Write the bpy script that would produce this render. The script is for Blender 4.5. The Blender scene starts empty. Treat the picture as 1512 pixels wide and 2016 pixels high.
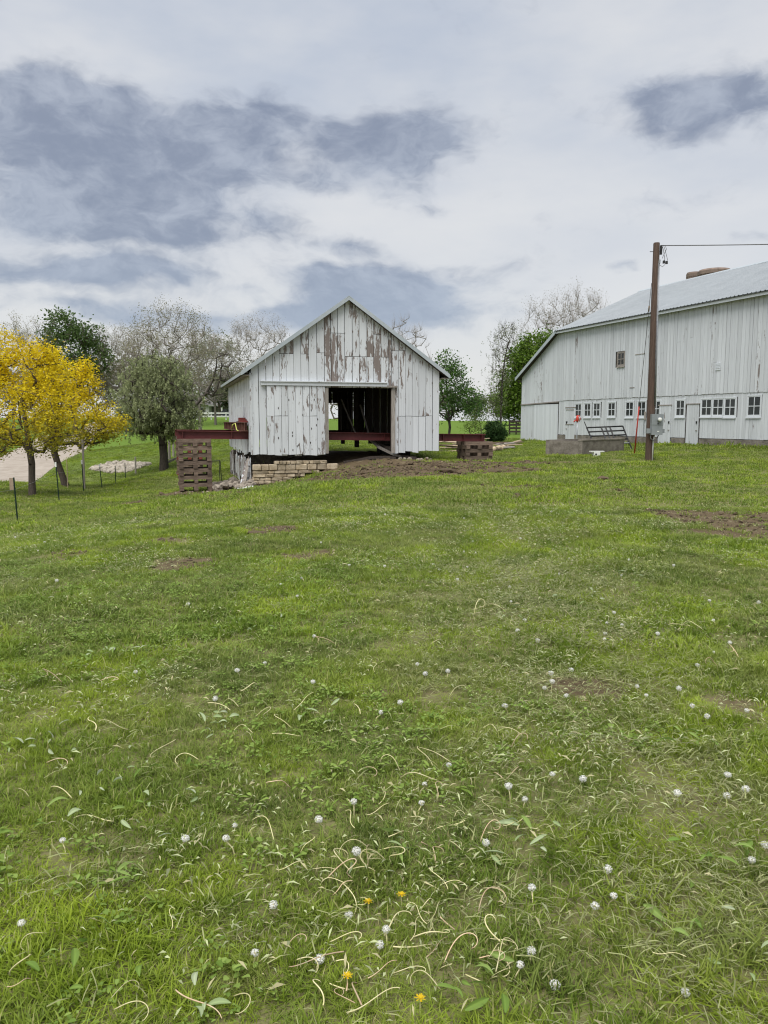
import bpy, bmesh, math, random
import numpy as np
from mathutils import Vector, Matrix
R = math.radians
random.seed(7); RNG = np.random.default_rng(7)
SC = bpy.context.scene
COL = SC.collection

# ---------------------------------------------------------------- camera
F = 1515.0; CX, CY = 756.0, 1008.0; HZ = 830.0; CAMZ = 1.6
TH = math.atan((CY-HZ)/F)
cam = bpy.data.cameras.new('camera'); camo = bpy.data.objects.new('camera', cam); COL.objects.link(camo)
cam.sensor_fit = 'VERTICAL'; cam.angle = 2*math.atan(CY/F); cam.clip_start = .05; cam.clip_end = 5000
camo.location = (0, 0, CAMZ); camo.rotation_euler = (math.pi/2-TH, 0, 0)
SC.camera = camo
def ray(px, py):
    a = (px-CX)/F; b = (CY-py)/F
    return Vector((a, math.cos(TH)+b*math.sin(TH), -math.sin(TH)+b*math.cos(TH)))
def P(px, py, d):
    v = ray(px, py); v = v*(d/v.y); v.z += CAMZ
    return v

# ---------------------------------------------------------------- world sky + sun
SUN_EL, SUN_AZ = R(64), R(205)        # azimuth clockwise from +Y: behind the camera, a little left
SC.view_settings.view_transform = 'Standard'; SC.view_settings.look = 'None'
SC.view_settings.gamma = 1; SC.view_settings.exposure = 1.5
SC.render.engine = 'CYCLES'
SC.cycles.filter_width = 1.15; SC.cycles.max_bounces = 6; SC.cycles.diffuse_bounces = 3; SC.cycles.glossy_bounces = 2; SC.cycles.transmission_bounces = 4
W = bpy.data.worlds.new('World'); SC.world = W; W.use_nodes = True
W.cycles.sampling_method = 'MANUAL'; W.cycles.sample_map_resolution = 512
class NT:
    def __init__(s, tree): s.t = tree; s.n = tree.nodes; s.l = tree.links; s.n.clear()
    def new(s, ty, **kw):
        n = s.n.new(ty)
        for k, v in kw.items(): setattr(n, k, v)
        return n
    def link(s, a, b): s.l.new(a, b)
    def put(s, sock, v):
        if hasattr(v, 'is_output') or isinstance(v, bpy.types.NodeSocket): s.l.new(v, sock)
        else: sock.default_value = v
    def m(s, op, a, b=0.0, c=0.0, clamp=False):
        n = s.new('ShaderNodeMath', operation=op); n.use_clamp = clamp
        s.put(n.inputs[0], a); s.put(n.inputs[1], b)
        if op in ('MULTIPLY_ADD', 'SMOOTH_MIN', 'COMPARE', 'WRAP'): s.put(n.inputs[2], c)
        return n.outputs[0]
    def vm(s, op, a, b=(0, 0, 0)):
        n = s.new('ShaderNodeVectorMath', operation=op)
        s.put(n.inputs[0], a); s.put(n.inputs[1], b)
        return n.outputs[0]
    def mix(s, f, a, b, mode='MIX'):
        n = s.new('ShaderNodeMix', data_type='RGBA', blend_type=mode)
        s.put(n.inputs[0], f); s.put(n.inputs[6], a); s.put(n.inputs[7], b)
        return n.outputs[2]
    def noise(s, vec, scale, detail=4, rough=.55, dist=0.0):
        n = s.new('ShaderNodeTexNoise'); s.put(n.inputs['Vector'], vec)
        n.inputs['Scale'].default_value = scale; n.inputs['Detail'].default_value = detail
        n.inputs['Roughness'].default_value = rough; n.inputs['Distortion'].default_value = dist
        return n.outputs['Fac'], n.outputs['Color']
    def ss(s, x, a, b, lo=0.0, hi=1.0):
        n = s.new('ShaderNodeMapRange', interpolation_type='SMOOTHSTEP')
        s.put(n.inputs[0], x); s.put(n.inputs[1], a); s.put(n.inputs[2], b); s.put(n.inputs[3], lo); s.put(n.inputs[4], hi)
        return n.outputs[0]
def c4(c): return (c[0], c[1], c[2], 1.0)
SKYS = 0.1                                     # background strength
def build_world():
    t = NT(W.node_tree)
    out = t.new('ShaderNodeOutputWorld'); bg = t.new('ShaderNodeBackground'); bg.inputs[1].default_value = SKYS
    tc = t.new('ShaderNodeTexCoord'); d = tc.outputs['Generated']
    sky = t.new('ShaderNodeTexSky', sky_type='NISHITA'); sky.sun_disc = False
    sky.sun_elevation = SUN_EL; sky.sun_rotation = SUN_AZ; sky.air_density = 1.0; sky.dust_density = 1.5
    dn = t.vm('NORMALIZE', d)
    ds = t.vm('MULTIPLY', dn, (1, 1, 2.2))
    _, w1 = t.noise(ds, 3.2, 3, .6); _, w2 = t.noise(ds, 11, 3, .6)
    o1 = t.vm('MULTIPLY', t.vm('SUBTRACT', w1, (.5, .5, .5)), (.13, .13, .075))
    o2 = t.vm('MULTIPLY', t.vm('SUBTRACT', w2, (.5, .5, .5)), (.055, .055, .035))
    dd = t.vm('ADD', t.vm('ADD', dn, o1), o2)
    sx = t.new('ShaderNodeSeparateXYZ'); t.link(dd, sx.inputs[0])
    az = t.m('ARCTAN2', sx.outputs[0], sx.outputs[1])
    el = t.m('ARCSINE', t.m('MINIMUM', t.m('MAXIMUM', sx.outputs[2], -1.0), 1.0))
    sx0 = t.new('ShaderNodeSeparateXYZ'); t.link(dn, sx0.inputs[0]); zz = sx0.outputs[2]
    # clouds of the evening sky: (px, py, half width, half height, weight)
    blobs = [(110, 245, 210, 74, 1.15), (290, 300, 190, 76, 1.15), (440, 335, 120, 42, .9), (500, 255, 110, 46, 1.05), (95, 395, 210, 50, 1.0), (240, 455, 220, 44, 1.15), (340, 400, 130, 34, .85),
             (40, 165, 90, 34, .55), (150, 190, 90, 30, .5), (800, 292, 128, 50, 1.45), (700, 300, 70, 34, .6), (640, 365, 60, 30, .55), (760, 372, 120, 34, .6), (870, 405, 50, 14, .55), (1390, 192, 170, 52, 1.3), (1240, 180, 60, 30, .5),
             (680, 560, 130, 32, 1.05), (830, 560, 160, 42, 1.25), (800, 620, 200, 36, 1.05), (570, 625, 170, 28, .8), (230, 615, 190, 22, .9), (90, 535, 190, 30, .9), (260, 545, 130, 24, .8), (545, 450, 80, 28, .7), (460, 580, 60, 14, .5),
             (725, 488, 90, 16, .75), (1330, 392, 190, 30, .38), (1210, 518, 36, 16, .6), (1480, 462, 60, 10, .4), (110, 665, 200, 16, .45), (400, 650, 170, 18, .5)]
    tot = None
    for (px, py, hw, hh, wt) in blobs:
        v = ray(px, py).normalized(); a0 = math.atan2(v.x, v.y); e0 = math.asin(v.z)
        sa = hw/F*.95; se = hh/F*.95
        ua = t.m('MULTIPLY', t.m('SUBTRACT', az, a0), 1/sa); ue = t.m('MULTIPLY', t.m('SUBTRACT', el, e0), 1/se)
        r2 = t.m('ADD', t.m('MULTIPLY', ua, ua), t.m('MULTIPLY', ue, ue))
        g = t.m('MULTIPLY', t.m('EXPONENT', t.m('MULTIPLY', r2, -1.0)), wt)
        tot = g if tot is None else t.m('ADD', tot, g)
    # the same kind of broken cloud all around, from noise alone
    gen, _ = t.noise(t.vm('MULTIPLY', dn, (1, 1, 3.0)), 1.7, 3, .5)
    behind = t.ss(sx0.outputs[1], .82, .3, 0, 1)
    gen2 = t.m('MULTIPLY', t.ss(gen, .5, .72), behind)
    tot = t.m('ADD', tot, gen2)
    det, _ = t.noise(t.vm('MULTIPLY', dd, (1, 1, 2.0)), 7.5, 5, .6)
    fine, _ = t.noise(t.vm('MULTIPLY', dd, (1, 1, 1.7)), 19, 4, .62)
    nz = t.m('ADD', t.m('MULTIPLY', t.m('SUBTRACT', det, .5), 1.7), t.m('MULTIPLY', t.m('SUBTRACT', fine, .5), .75))
    den = t.ss(t.m('ADD', t.m('MULTIPLY', tot, 1.08), nz), .17, 1.15)
    soft, _ = t.noise(t.vm('MULTIPLY', dn, (1, 1, 2.6)), 2.6, 5, .55)
    hi = t.ss(soft, .3, .72)
    # pale veil behind the clouds
    veil = t.mix(hi, c4((.525, .575, .665)), c4((.76, .765, .775)))
    warm = t.ss(zz, .42, .06)
    veil = t.mix(t.m('MULTIPLY', warm, .75), veil, c4((.80, .785, .765)))
    hz = t.ss(zz, .07, -.01)
    veil = t.mix(t.m('MULTIPLY', hz, .5), veil, c4((.72, .76, .82)))
    dark = t.mix(t.ss(t.m('ADD', t.m('MULTIPLY', fine, .5), t.m('MULTIPLY', det, .5)), .62, .36), c4((.235, .270, .355)), c4((.43, .47, .55)))
    low = t.ss(zz, .25, .05)
    dark = t.mix(low, dark, c4((.36, .42, .53)))
    cl = t.mix(t.m('MULTIPLY', den, .93), veil, dark)
    cl = t.vm('MULTIPLY', cl, (3.4, 3.4, 3.4))
    fin = t.mix(.93, sky.outputs[0], cl)
    t.link(fin, bg.inputs[0]); t.link(bg.outputs[0], out.inputs[0])
build_world()
sun = bpy.data.lights.new('sun', 'SUN'); sun.energy = 1.5; sun.angle = R(50); sun.color = (1, .965, .91)
suno = bpy.data.objects.new('sun', sun); COL.objects.link(suno)
sd = Vector((math.sin(SUN_AZ)*math.cos(SUN_EL), math.cos(SUN_AZ)*math.cos(SUN_EL), math.sin(SUN_EL)))
suno.rotation_euler = sd.to_track_quat('Z', 'Y').to_euler(); suno.location = (0, -10, 30)

# ---------------------------------------------------------------- helpers
def tag(o, label=None, cat=None, group=None, kind=None):
    if label: o['label'] = label
    if cat: o['category'] = cat
    if group: o['group'] = group
    if kind: o['kind'] = kind
    return o
def empty(name, loc=(0, 0, 0), rz=0.0, label=None, cat=None, group=None):
    o = bpy.data.objects.new(name, None); COL.objects.link(o)
    o.location = loc; o.rotation_euler = (0, 0, rz); o.empty_display_size = .2
    return tag(o, label, cat, group)
def link(name, me, mat=None, parent=None, loc=None, rot=None):
    o = bpy.data.objects.new(name, me); COL.objects.link(o)
    if mat is not None and not me.materials: me.materials.append(mat)
    if parent: o.parent = parent
    if loc is not None: o.location = loc
    if rot is not None: o.rotation_euler = rot
    return o
def np_mesh(name, V, Fq, smooth=False, col=None):
    V = np.asarray(V, dtype=np.float32); Fq = np.asarray(Fq, dtype=np.int32)
    me = bpy.data.meshes.new(name); k = Fq.shape[1]
    me.vertices.add(len(V)); me.vertices.foreach_set('co', V.ravel())
    me.loops.add(Fq.size); me.loops.foreach_set('vertex_index', Fq.ravel())
    me.polygons.add(len(Fq)); me.polygons.foreach_set('loop_start', np.arange(0, Fq.size, k, dtype=np.int32))
    try: me.polygons.foreach_set('loop_total', np.full(len(Fq), k, dtype=np.int32))
    except Exception: pass
    if smooth: me.polygons.foreach_set('use_smooth', np.ones(len(Fq), dtype=bool))
    if col is not None:
        a = me.attributes.new('col', 'FLOAT_COLOR', 'POINT')
        c = np.ones((len(V), 4), dtype=np.float32); c[:, :3] = col; a.data.foreach_set('color', c.ravel())
    me.update(calc_edges=True)
    return me
class MB:
    def __init__(s): s.v = []; s.f = []
    def quadprism(s, bot, top):
        b = len(s.v); n = len(bot); s.v += [tuple(p) for p in bot]+[tuple(p) for p in top]
        s.f.append(tuple(b+i for i in reversed(range(n)))); s.f.append(tuple(b+n+i for i in range(n)))
        for i in range(n):
            j = (i+1) % n; s.f.append((b+i, b+j, b+n+j, b+n+i))
        return s
    def box(s, x0, x1, y0, y1, z0, z1):
        return s.quadprism([(x0, y0, z0), (x1, y0, z0), (x1, y1, z0), (x0, y1, z0)], [(x0, y0, z1), (x1, y0, z1), (x1, y1, z1), (x0, y1, z1)])
    def xz(s, poly, y0, y1):                    # polygon in x,z extruded along y (y0 = outer face)
        return s.quadprism([(x, y0, z) for x, z in reversed(poly)], [(x, y1, z) for x, z in reversed(poly)])
    def yz(s, poly, x0, x1):
        return s.quadprism([(x0, y, z) for y, z in poly], [(x1, y, z) for y, z in poly])
    def beam(s, a, b, w, h, up=(0, 0, 1)):      # rectangular bar from a to b
        a = Vector(a); b = Vector(b); d = (b-a).normalized(); u = Vector(up)
        if abs(d.dot(u)) > .98: u = Vector((1, 0, 0))
        sd_ = d.cross(u).normalized()*w/2; uu = sd_.cross(d).normalized()*h/2
        q = [sd_+uu, -sd_+uu, -sd_-uu, sd_-uu]
        return s.quadprism([a+x for x in q], [b+x for x in q])
    def tube(s, pts, rad, n=6, cap=True):
        pts = [Vector(p) for p in pts]
        if not hasattr(rad, '__len__'): rad = [rad]*len(pts)
        b = len(s.v); ref = None
        for i, p in enumerate(pts):
            t = (pts[min(i+1, len(pts)-1)]-pts[max(i-1, 0)]).normalized()
            if ref is None: ref = t.orthogonal().normalized()
            ref = (ref-t*ref.dot(t)).normalized(); bi = t.cross(ref)
            for k in range(n):
                a = 2*math.pi*k/n; s.v.append(tuple(p+(ref*math.cos(a)+bi*math.sin(a))*rad[i]))
        for i in range(len(pts)-1):
            for k in range(n):
                k2 = (k+1) % n; s.f.append((b+i*n+k, b+i*n+k2, b+(i+1)*n+k2, b+(i+1)*n+k))
        if cap:
            s.f.append(tuple(b+k for k in reversed(range(n)))); e = b+(len(pts)-1)*n; s.f.append(tuple(e+k for k in range(n)))
        return s
    def mesh(s, name, smooth=False):
        me = bpy.data.meshes.new(name); me.from_pydata(s.v, [], s.f)
        if smooth: me.polygons.foreach_set('use_smooth', [True]*len(me.polygons))
        me.update(); return me
    def build(s, name, mat, parent=None, smooth=False, loc=None, rot=None):
        return link(name, s.mesh(name, smooth), mat, parent, loc, rot)

def copy_tree(o, parent=None):
    c = o.copy(); COL.objects.link(c)
    if parent: c.parent = parent; c.matrix_parent_inverse = Matrix()
    for ch in o.children: copy_tree(ch, c)
    return c

# value noise in numpy (terrain, scatter masks)
def _h(ix, iy, seed):
    n = (ix.astype(np.int64)*374761393+iy.astype(np.int64)*668265263+seed*974711) & 0xffffffff
    n = ((n ^ (n >> 13))*1274126177) & 0xffffffff
    return ((n ^ (n >> 16)) & 0xffff)/65535.0
def vnoise(x, y, seed=0):
    x = np.asarray(x, float); y = np.asarray(y, float)
    ix = np.floor(x); iy = np.floor(y); fx = x-ix; fy = y-iy
    fx = fx*fx*(3-2*fx); fy = fy*fy*(3-2*fy)
    a = _h(ix, iy, seed); b = _h(ix+1, iy, seed); c = _h(ix, iy+1, seed); d = _h(ix+1, iy+1, seed)
    return (a*(1-fx)+b*fx)*(1-fy)+(c*(1-fx)+d*fx)*fy
def fbm(x, y, seed=0, o=4):
    s = 0; a = .5; f = 1
    for i in range(o): s = s+a*vnoise(np.asarray(x)*f, np.asarray(y)*f, seed+i*17); a *= .5; f *= 2.03
    return s/(1-.5**o)

# ---------------------------------------------------------------- materials
MATS = {}
def mat(name, fn):
    m = bpy.data.materials.new(name); m.use_nodes = True
    t = NT(m.node_tree); out = t.new('ShaderNodeOutputMaterial'); p = t.new('ShaderNodeBsdfPrincipled')
    t.link(p.outputs[0], out.inputs[0]); p.inputs['Specular IOR Level'].default_value = .3
    fn(t, p, out); MATS[name] = m
    return m
def bump(t, p, h, strength=.4, dist=.01):
    b = t.new('ShaderNodeBump'); b.inputs['Strength'].default_value = strength; b.inputs['Distance'].default_value = dist
    t.link(h, b.inputs['Height']); t.link(b.outputs[0], p.inputs['Normal'])
def objco(t, rnd=0.0):
    tc = t.new('ShaderNodeTexCoord'); v = tc.outputs['Object']
    if rnd:
        oi = t.new('ShaderNodeObjectInfo'); cx = t.new('ShaderNodeCombineXYZ')
        r = t.m('MULTIPLY', oi.outputs['Random'], rnd)
        for i in range(3): t.link(r, cx.inputs[i])
        return t.vm('ADD', v, cx.outputs[0]), oi.outputs['Random'], v
    return v
def simple(name, c1, c2, scale=6, rough=.8, stretch=(1, 1, 1), metallic=0.0, bmp=.2, bd=.01, rnd=13.0, rv=.25, spec=.3):
    def fn(t, p, out):
        v, r, _ = objco(t, rnd); v = t.vm('MULTIPLY', v, stretch)
        n, _ = t.noise(v, scale, 6, .62); n2, _ = t.noise(v, scale*6, 3, .6)
        f = t.ss(t.m('ADD', t.m('MULTIPLY', n, .7), t.m('MULTIPLY', n2, .3)), .32, .68)
        c = t.mix(f, c4(c1), c4(c2)); k = t.m('ADD', t.m('MULTIPLY', r, rv), 1-rv/2)
        hs = t.new('ShaderNodeHueSaturation'); t.link(c, hs.inputs['Color']); t.link(k, hs.inputs['Value'])
        t.link(hs.outputs[0], p.inputs['Base Color']); p.inputs['Roughness'].default_value = rough
        p.inputs['Metallic'].default_value = metallic; p.inputs['Specular IOR Level'].default_value = spec
        if bmp: bump(t, p, n2, bmp, bd)
    return mat(name, fn)
def paint(name, white, wood, base_th, streak=.35, region=None):
    def fn(t, p, out):
        v, r, v0 = objco(t, 37.0)
        at = t.new('ShaderNodeAttribute', attribute_type='OBJECT', attribute_name='peel'); peel = at.outputs['Fac']
        vs = t.vm('MULTIPLY', v, (7.5, 7.5, 1.25))
        n1, _ = t.noise(vs, 1.0, 5, .6, .4); n2, _ = t.noise(t.vm('MULTIPLY', v, (30, 30, 6)), 1.0, 4, .6)
        s = t.m('ADD', t.m('MULTIPLY', n1, .72), t.m('MULTIPLY', n2, .28))
        big, _ = t.noise(v0, .9, 2, .5)
        s = t.m('ADD', s, t.m('MULTIPLY', t.m('SUBTRACT', big, .5), .22))
        th = t.m('SUBTRACT', base_th, t.m('MULTIPLY', peel, .36))
        mask = t.ss(s, th, t.m('ADD', th, .035))
        n3, _ = t.noise(t.vm('MULTIPLY', v, (26, 26, .8)), 1.0, 5, .65)
        n4, _ = t.noise(t.vm('MULTIPLY', v, (60, 60, 14)), 1.0, 3, .6)
        wh = t.mix(t.m('MULTIPLY', t.ss(n3, .42, .82), streak), c4(white), c4((white[0]*.55, white[1]*.55, white[2]*.53)))
        spk = t.ss(n4, .68, .74)
        wh = t.mix(t.m('MULTIPLY', spk, .35), wh, c4((.30, .28, .26)))
        k = t.m('ADD', t.m('MULTIPLY', r, .16), .92)
        hs = t.new('ShaderNodeHueSaturation'); t.link(wh, hs.inputs['Color']); t.link(k, hs.inputs['Value'])
        wd = t.mix(n3, c4(wood), c4((wood[0]*.55, wood[1]*.52, wood[2]*.5)))
        c = t.mix(mask, hs.outputs[0], wd)
        t.link(c, p.inputs['Base Color']); p.inputs['Roughness'].default_value = .75; p.inputs['Specular IOR Level'].default_value = .2
        bump(t, p, t.m('SUBTRACT', n3, t.m('MULTIPLY', mask, .6)), .35, .008)
    return mat(name, fn)
paint('barn_paint', (.60, .625, .655), (.27, .235, .22), .615, .42)
paint('big_barn_paint', (.575, .60, .63), (.27, .24, .23), .675, .6)
paint('trim_paint', (.62, .65, .685), (.30, .27, .25), .72, .25)
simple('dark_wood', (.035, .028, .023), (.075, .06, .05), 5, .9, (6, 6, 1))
simple('grey_wood', (.20, .18, .16), (.36, .33, .30), 3, .9, (8, 8, 1), bmp=.4)
simple('crib_wood', (.085, .060, .045), (.21, .155, .12), 3, .85, (1.2, 7, 7), bmp=.4, rv=.6)
simple('crib_red', (.14, .028, .025), (.22, .06, .05), 3, .8, (1, 5, 5), bmp=.3, rv=.4)
simple('lumber', (.34, .26, .17), (.55, .45, .33), 3, .85, (1, 6, 6), rv=.7)
simple('steel_red', (.085, .016, .017), (.125, .030, .029), 2.2, .55, (1, 1, 1), bmp=.12, rv=.1, spec=.4)
simple('steel_rust', (.095, .042, .032), (.17, .085, .065), 4, .75, rv=.3)
simple('black_metal', (.012, .012, .013), (.03, .03, .03), 8, .55, rv=.1)
simple('rubber', (.012, .012, .012), (.03, .028, .026), 8, .8, rv=.1)
simple('roof_metal', (.25, .275, .295), (.31, .335, .355), 1.2, .5, (1, 3, 1), metallic=.15, bmp=.06, rv=.08, spec=.5)
simple('roof_trim', (.38, .43, .46), (.46, .50, .53), 2, .45, metallic=.25, bmp=.05, rv=.05)
simple('concrete', (.105, .092, .075), (.25, .225, .195), 2.2, .9, (1, 1, 1.4), bmp=.5, bd=.02)
simple('limestone', (.27, .21, .135), (.47, .40, .295), 3.5, .9, bmp=.6, bd=.02, rv=.45)
simple('rubble', (.16, .135, .11), (.40, .35, .29), 4, .92, bmp=.6, bd=.02, rv=.6)
simple('pale_rock', (.22, .195, .16), (.42, .38, .32), 4, .9, rv=.5)
simple('pole_wood', (.050, .033, .025), (.115, .078, .060), 3, .85, (14, 14, .8), bmp=.5, rv=.05)
simple('galvanised', (.30, .32, .34), (.40, .42, .44), 5, .45, metallic=.5, rv=.1)
simple('box_grey', (.20, .22, .23), (.245, .265, .275), 3, .45, rv=.05, bmp=.05)
simple('post_green', (.014, .035, .022), (.025, .055, .035), 9, .6, rv=.1)
simple('white_plastic', (.60, .62, .59), (.70, .71, .68), 4, .5, rv=.1, bmp=.1)
simple('red_paint', (.42, .035, .025), (.55, .07, .045), 6, .5, rv=.1)
simple('cable', (.08, .08, .085), (.16, .16, .165), 9, .5, rv=.1)
simple('bark', (.060, .047, .038), (.145, .118, .098), 5, .92, (5, 5, 1.3), bmp=.6, bd=.02, rv=.2)
simple('bark_grey', (.13, .115, .10), (.25, .225, .20), 5, .92, (5, 5, 1.3), bmp=.6, bd=.02, rv=.2)
simple('bark_dark', (.030, .025, .021), (.075, .063, .053), 5, .92, (5, 5, 1.3), bmp=.6, rv=.2)
simple('silo', (.125, .095, .078), (.22, .165, .135), 3, .9, bmp=.3, rv=.3)
simple('house_white', (.55, .55, .53), (.66, .66, .64), 1.5, .7, rv=.05)
simple('shingle', (.13, .125, .12), (.21, .20, .195), 3, .9, rv=.05)
simple('car_paint', (.012, .016, .03), (.018, .022, .04), 2, .25, rv=.05, spec=.6)
simple('tan_board', (.24, .18, .13), (.34, .27, .20), 3, .85, rv=.1)
simple('yellow_strap', (.45, .48, .10), (.55, .58, .16), 4, .7)
def _glass(t, p, out):
    v, r, _ = objco(t, 9.0); n, _ = t.noise(v, 3, 3)
    c = t.mix(n, c4((.012, .014, .016)), c4((.05, .055, .058))); t.link(c, p.inputs['Base Color'])
    p.inputs['Roughness'].default_value = .18; p.inputs['Specular IOR Level'].default_value = .5
mat('dark_glass', _glass)
def _leaf(tr, rough=.6):
    def fn(t, p, out):
        at = t.new('ShaderNodeAttribute', attribute_name='col'); c = at.outputs['Color']
        p.inputs['Roughness'].default_value = rough; p.inputs['Specular IOR Level'].default_value = .18
        t.link(c, p.inputs['Base Color'])
        tl = t.new('ShaderNodeBsdfTranslucent'); t.link(c, tl.inputs[0])
        mx = t.new('ShaderNodeMixShader'); mx.inputs[0].default_value = tr
        t.link(p.outputs[0], mx.inputs[1]); t.link(tl.outputs[0], mx.inputs[2]); t.link(mx.outputs[0], out.inputs[0])
    return fn
mat('leaf', _leaf(.38)); mat('leaf_dull', _leaf(.25))
def _puff(t, p, out):
    p.inputs['Base Color'].default_value = c4((.80, .80, .77)); p.inputs['Roughness'].default_value = .9
    tl = t.new('ShaderNodeBsdfTranslucent'); tl.inputs[0].default_value = c4((.85, .85, .82))
    mx = t.new('ShaderNodeMixShader'); mx.inputs[0].default_value = .4
    t.link(p.outputs[0], mx.inputs[1]); t.link(tl.outputs[0], mx.inputs[2]); t.link(mx.outputs[0], out.inputs[0])
mat('puff', _puff)
simple('stem', (.50, .46, .22), (.68, .63, .38), 12, .6, rv=.5, bmp=0)
simple('stem_pink', (.46, .32, .20), (.58, .47, .31), 12, .6, rv=.5, bmp=0)
# one set of greens for the lawn: the ground sheet and the blades share it
def lawn_colour(t):
    g = t.new('ShaderNodeNewGeometry'); pos = g.outputs['Position']
    n1, _ = t.noise(pos, .42, 3, .6, .8); n2, _ = t.noise(pos, 1.5, 4, .6, .4); n3, _ = t.noise(pos, 7.0, 3, .6); n4, _ = t.noise(t.vm('ADD', pos, (31, 7, 0)), .75, 3, .6, .6)
    f2 = t.ss(n2, .36, .66)
    a = t.mix(f2, c4((.120, .195, .013)), c4((.285, .375, .022)))
    b = t.mix(f2, c4((.100, .150, .030)), c4((.190, .245, .050)))
    c = t.mix(t.ss(n1, .42, .60), a, b)
    c = t.mix(t.m('MULTIPLY', t.ss(n4, .53, .68), .75), c, t.mix(f2, c4((.145, .165, .055)), c4((.24, .265, .10))))
    c = t.mix(t.m('MULTIPLY', t.ss(n4, .46, .32), .6), c, c4((.090, .165, .018)))
    hs = t.new('ShaderNodeHueSaturation'); t.link(c, hs.inputs['Color']); t.link(t.m('ADD', t.m('MULTIPLY', n3, .8), .74), hs.inputs['Value'])
    return hs.outputs[0], pos, g
def _blade(t, p, out):
    c, pos, g = lawn_colour(t)
    ri = g.outputs['Random Per Island']
    at = t.new('ShaderNodeAttribute', attribute_name='tip'); tip = at.outputs['Fac']
    c = t.mix(t.m('MULTIPLY', t.ss(ri, .60, 1.0), .55), c, c4((.30, .36, .07)))
    c = t.mix(t.m('MULTIPLY', t.ss(ri, .93, .95), .8), c, c4((.44, .39, .20)))
    c = t.mix(t.m('MULTIPLY', t.ss(ri, .22, .0), .45), c, c4((.065, .135, .022)))
    c = t.mix(t.m('MULTIPLY', tip, .30), c, c4((.30, .37, .075)))
    t.link(c, p.inputs['Base Color']); p.inputs['Roughness'].default_value = .5; p.inputs['Specular IOR Level'].default_value = .25
    tl = t.new('ShaderNodeBsdfTranslucent'); t.link(c, tl.inputs[0])
    mx = t.new('ShaderNodeMixShader'); mx.inputs[0].default_value = .42
    t.link(p.outputs[0], mx.inputs[1]); t.link(tl.outputs[0], mx.inputs[2]); t.link(mx.outputs[0], out.inputs[0])
mat('blade', _blade)
def _ground(t, p, out):
    c, pos, g = lawn_colour(t)
    at = t.new('ShaderNodeAttribute', attribute_name='dirt'); d = at.outputs['Fac']
    n1, _ = t.noise(pos, 2.2, 6, .65); n2, _ = t.noise(pos, 14, 5, .65); n3, _ = t.noise(pos, 45, 3, .6)
    thatch = t.mix(n2, c4((.105, .100, .042)), c4((.19, .18, .085)))
    gr = t.mix(t.ss(n3, .25, .55), t.mix(.35, c, c4((.10, .13, .03))), thatch)
    # far lawn: no thatch, plain grass colour
    cd = t.new('ShaderNodeSeparateXYZ'); t.link(pos, cd.inputs[0])
    far = t.ss(cd.outputs[1], 25, 60)
    lush = t.mix(n1, c4((.085, .150, .022)), c4((.135, .205, .034)))
    gr = t.mix(far, gr, lush)
    soil = t.mix(n2, c4((.062, .046, .027)), c4((.165, .125, .076)))
    soil = t.mix(t.ss(n1, .5, .75), soil, c4((.19, .155, .098)))
    m = t.ss(t.m('ADD', d, t.m('MULTIPLY', t.m('SUBTRACT', t.m('ADD', t.m('MULTIPLY', n1, .6), t.m('MULTIPLY', n2, .4)), .5), 1.0)), .40, .62)
    t.link(t.mix(m, gr, soil), p.inputs['Base Color']); p.inputs['Roughness'].default_value = .95; p.inputs['Specular IOR Level'].default_value = .1
    bump(t, p, t.m('ADD', n2, t.m('MULTIPLY', n3, .5)), .8, .03)
mat('ground', _ground)
simple('soil', (.055, .040, .025), (.145, .108, .066), 9, .95, rv=.4, bmp=.5, bd=.02)
simple('gravel_road', (.27, .23, .19), (.38, .335, .285), 1.2, .95, rv=.02, bmp=.5)

# ---------------------------------------------------------------- terrain
BR, BP = R(15.6), (-4.89, 28.6)                      # small barn: turn and front-left corner
BW, BL = 7.32, 10.5
bx, by = (math.cos(BR), math.sin(BR)), (-math.sin(BR), math.cos(BR))
def BX(s, l): return (BP[0]+bx[0]*s+by[0]*l, BP[1]+bx[1]*s+by[1]*l)
GR = math.atan2(-.933, .36); GP = (10.9, 48.3)        # big barn: far end of its long wall
gx, gy = (math.cos(GR), math.sin(GR)), (-math.sin(GR), math.cos(GR))
def GX(s, l): return (GP[0]+gx[0]*s+gy[0]*l, GP[1]+gx[1]*s+gy[1]*l)
ctrl = []
def cp(px, py, d): ctrl.append(tuple(P(px, py, d)))
def cw(x, y, z): ctrl.append((x, y, z))
for x in (-14, -7, 0, 7, 14): cw(x, -12, 0)
for x, z in ((-3, 0), (0, 0), (3, .02), (6, .03)): cw(x, 2, z); cw(x, 6, z); cw(x, 11, z)
cw(-6, 2, -.1); cw(-6, 8, -.22); cw(-7, 14, -.55); cw(-3, 15, -.12); cw(0, 17, 0); cw(5, 17, .03); cw(10, 17, .05); cw(12, 8, .05); cw(-1, 23, -.1); cw(4, 23, 0); cw(-5, 22, -.55)
for a in ((35, 1027, 21.1), (117, 988, 27.3), (165, 970, 31.9), (202, 963, 34.2), (228, 955, 37), (247, 943, 41.6), (63, 975, 29.3), (128, 955, 35),
          (380, 968, 28.84), (500, 955, 28.4), (655, 920, 29.2), (930, 908, 32.0), (322, 925, 42), (240, 908, 47), (250, 880, 54), (300, 850, 72),
          (400, 822, 112), (900, 850, 80), (910, 829, 150), (1278, 907, 29.5), (1147, 897, 32), (1060, 880, 44), (960, 873, 46), (1000, 860, 58)): cp(*a)
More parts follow.
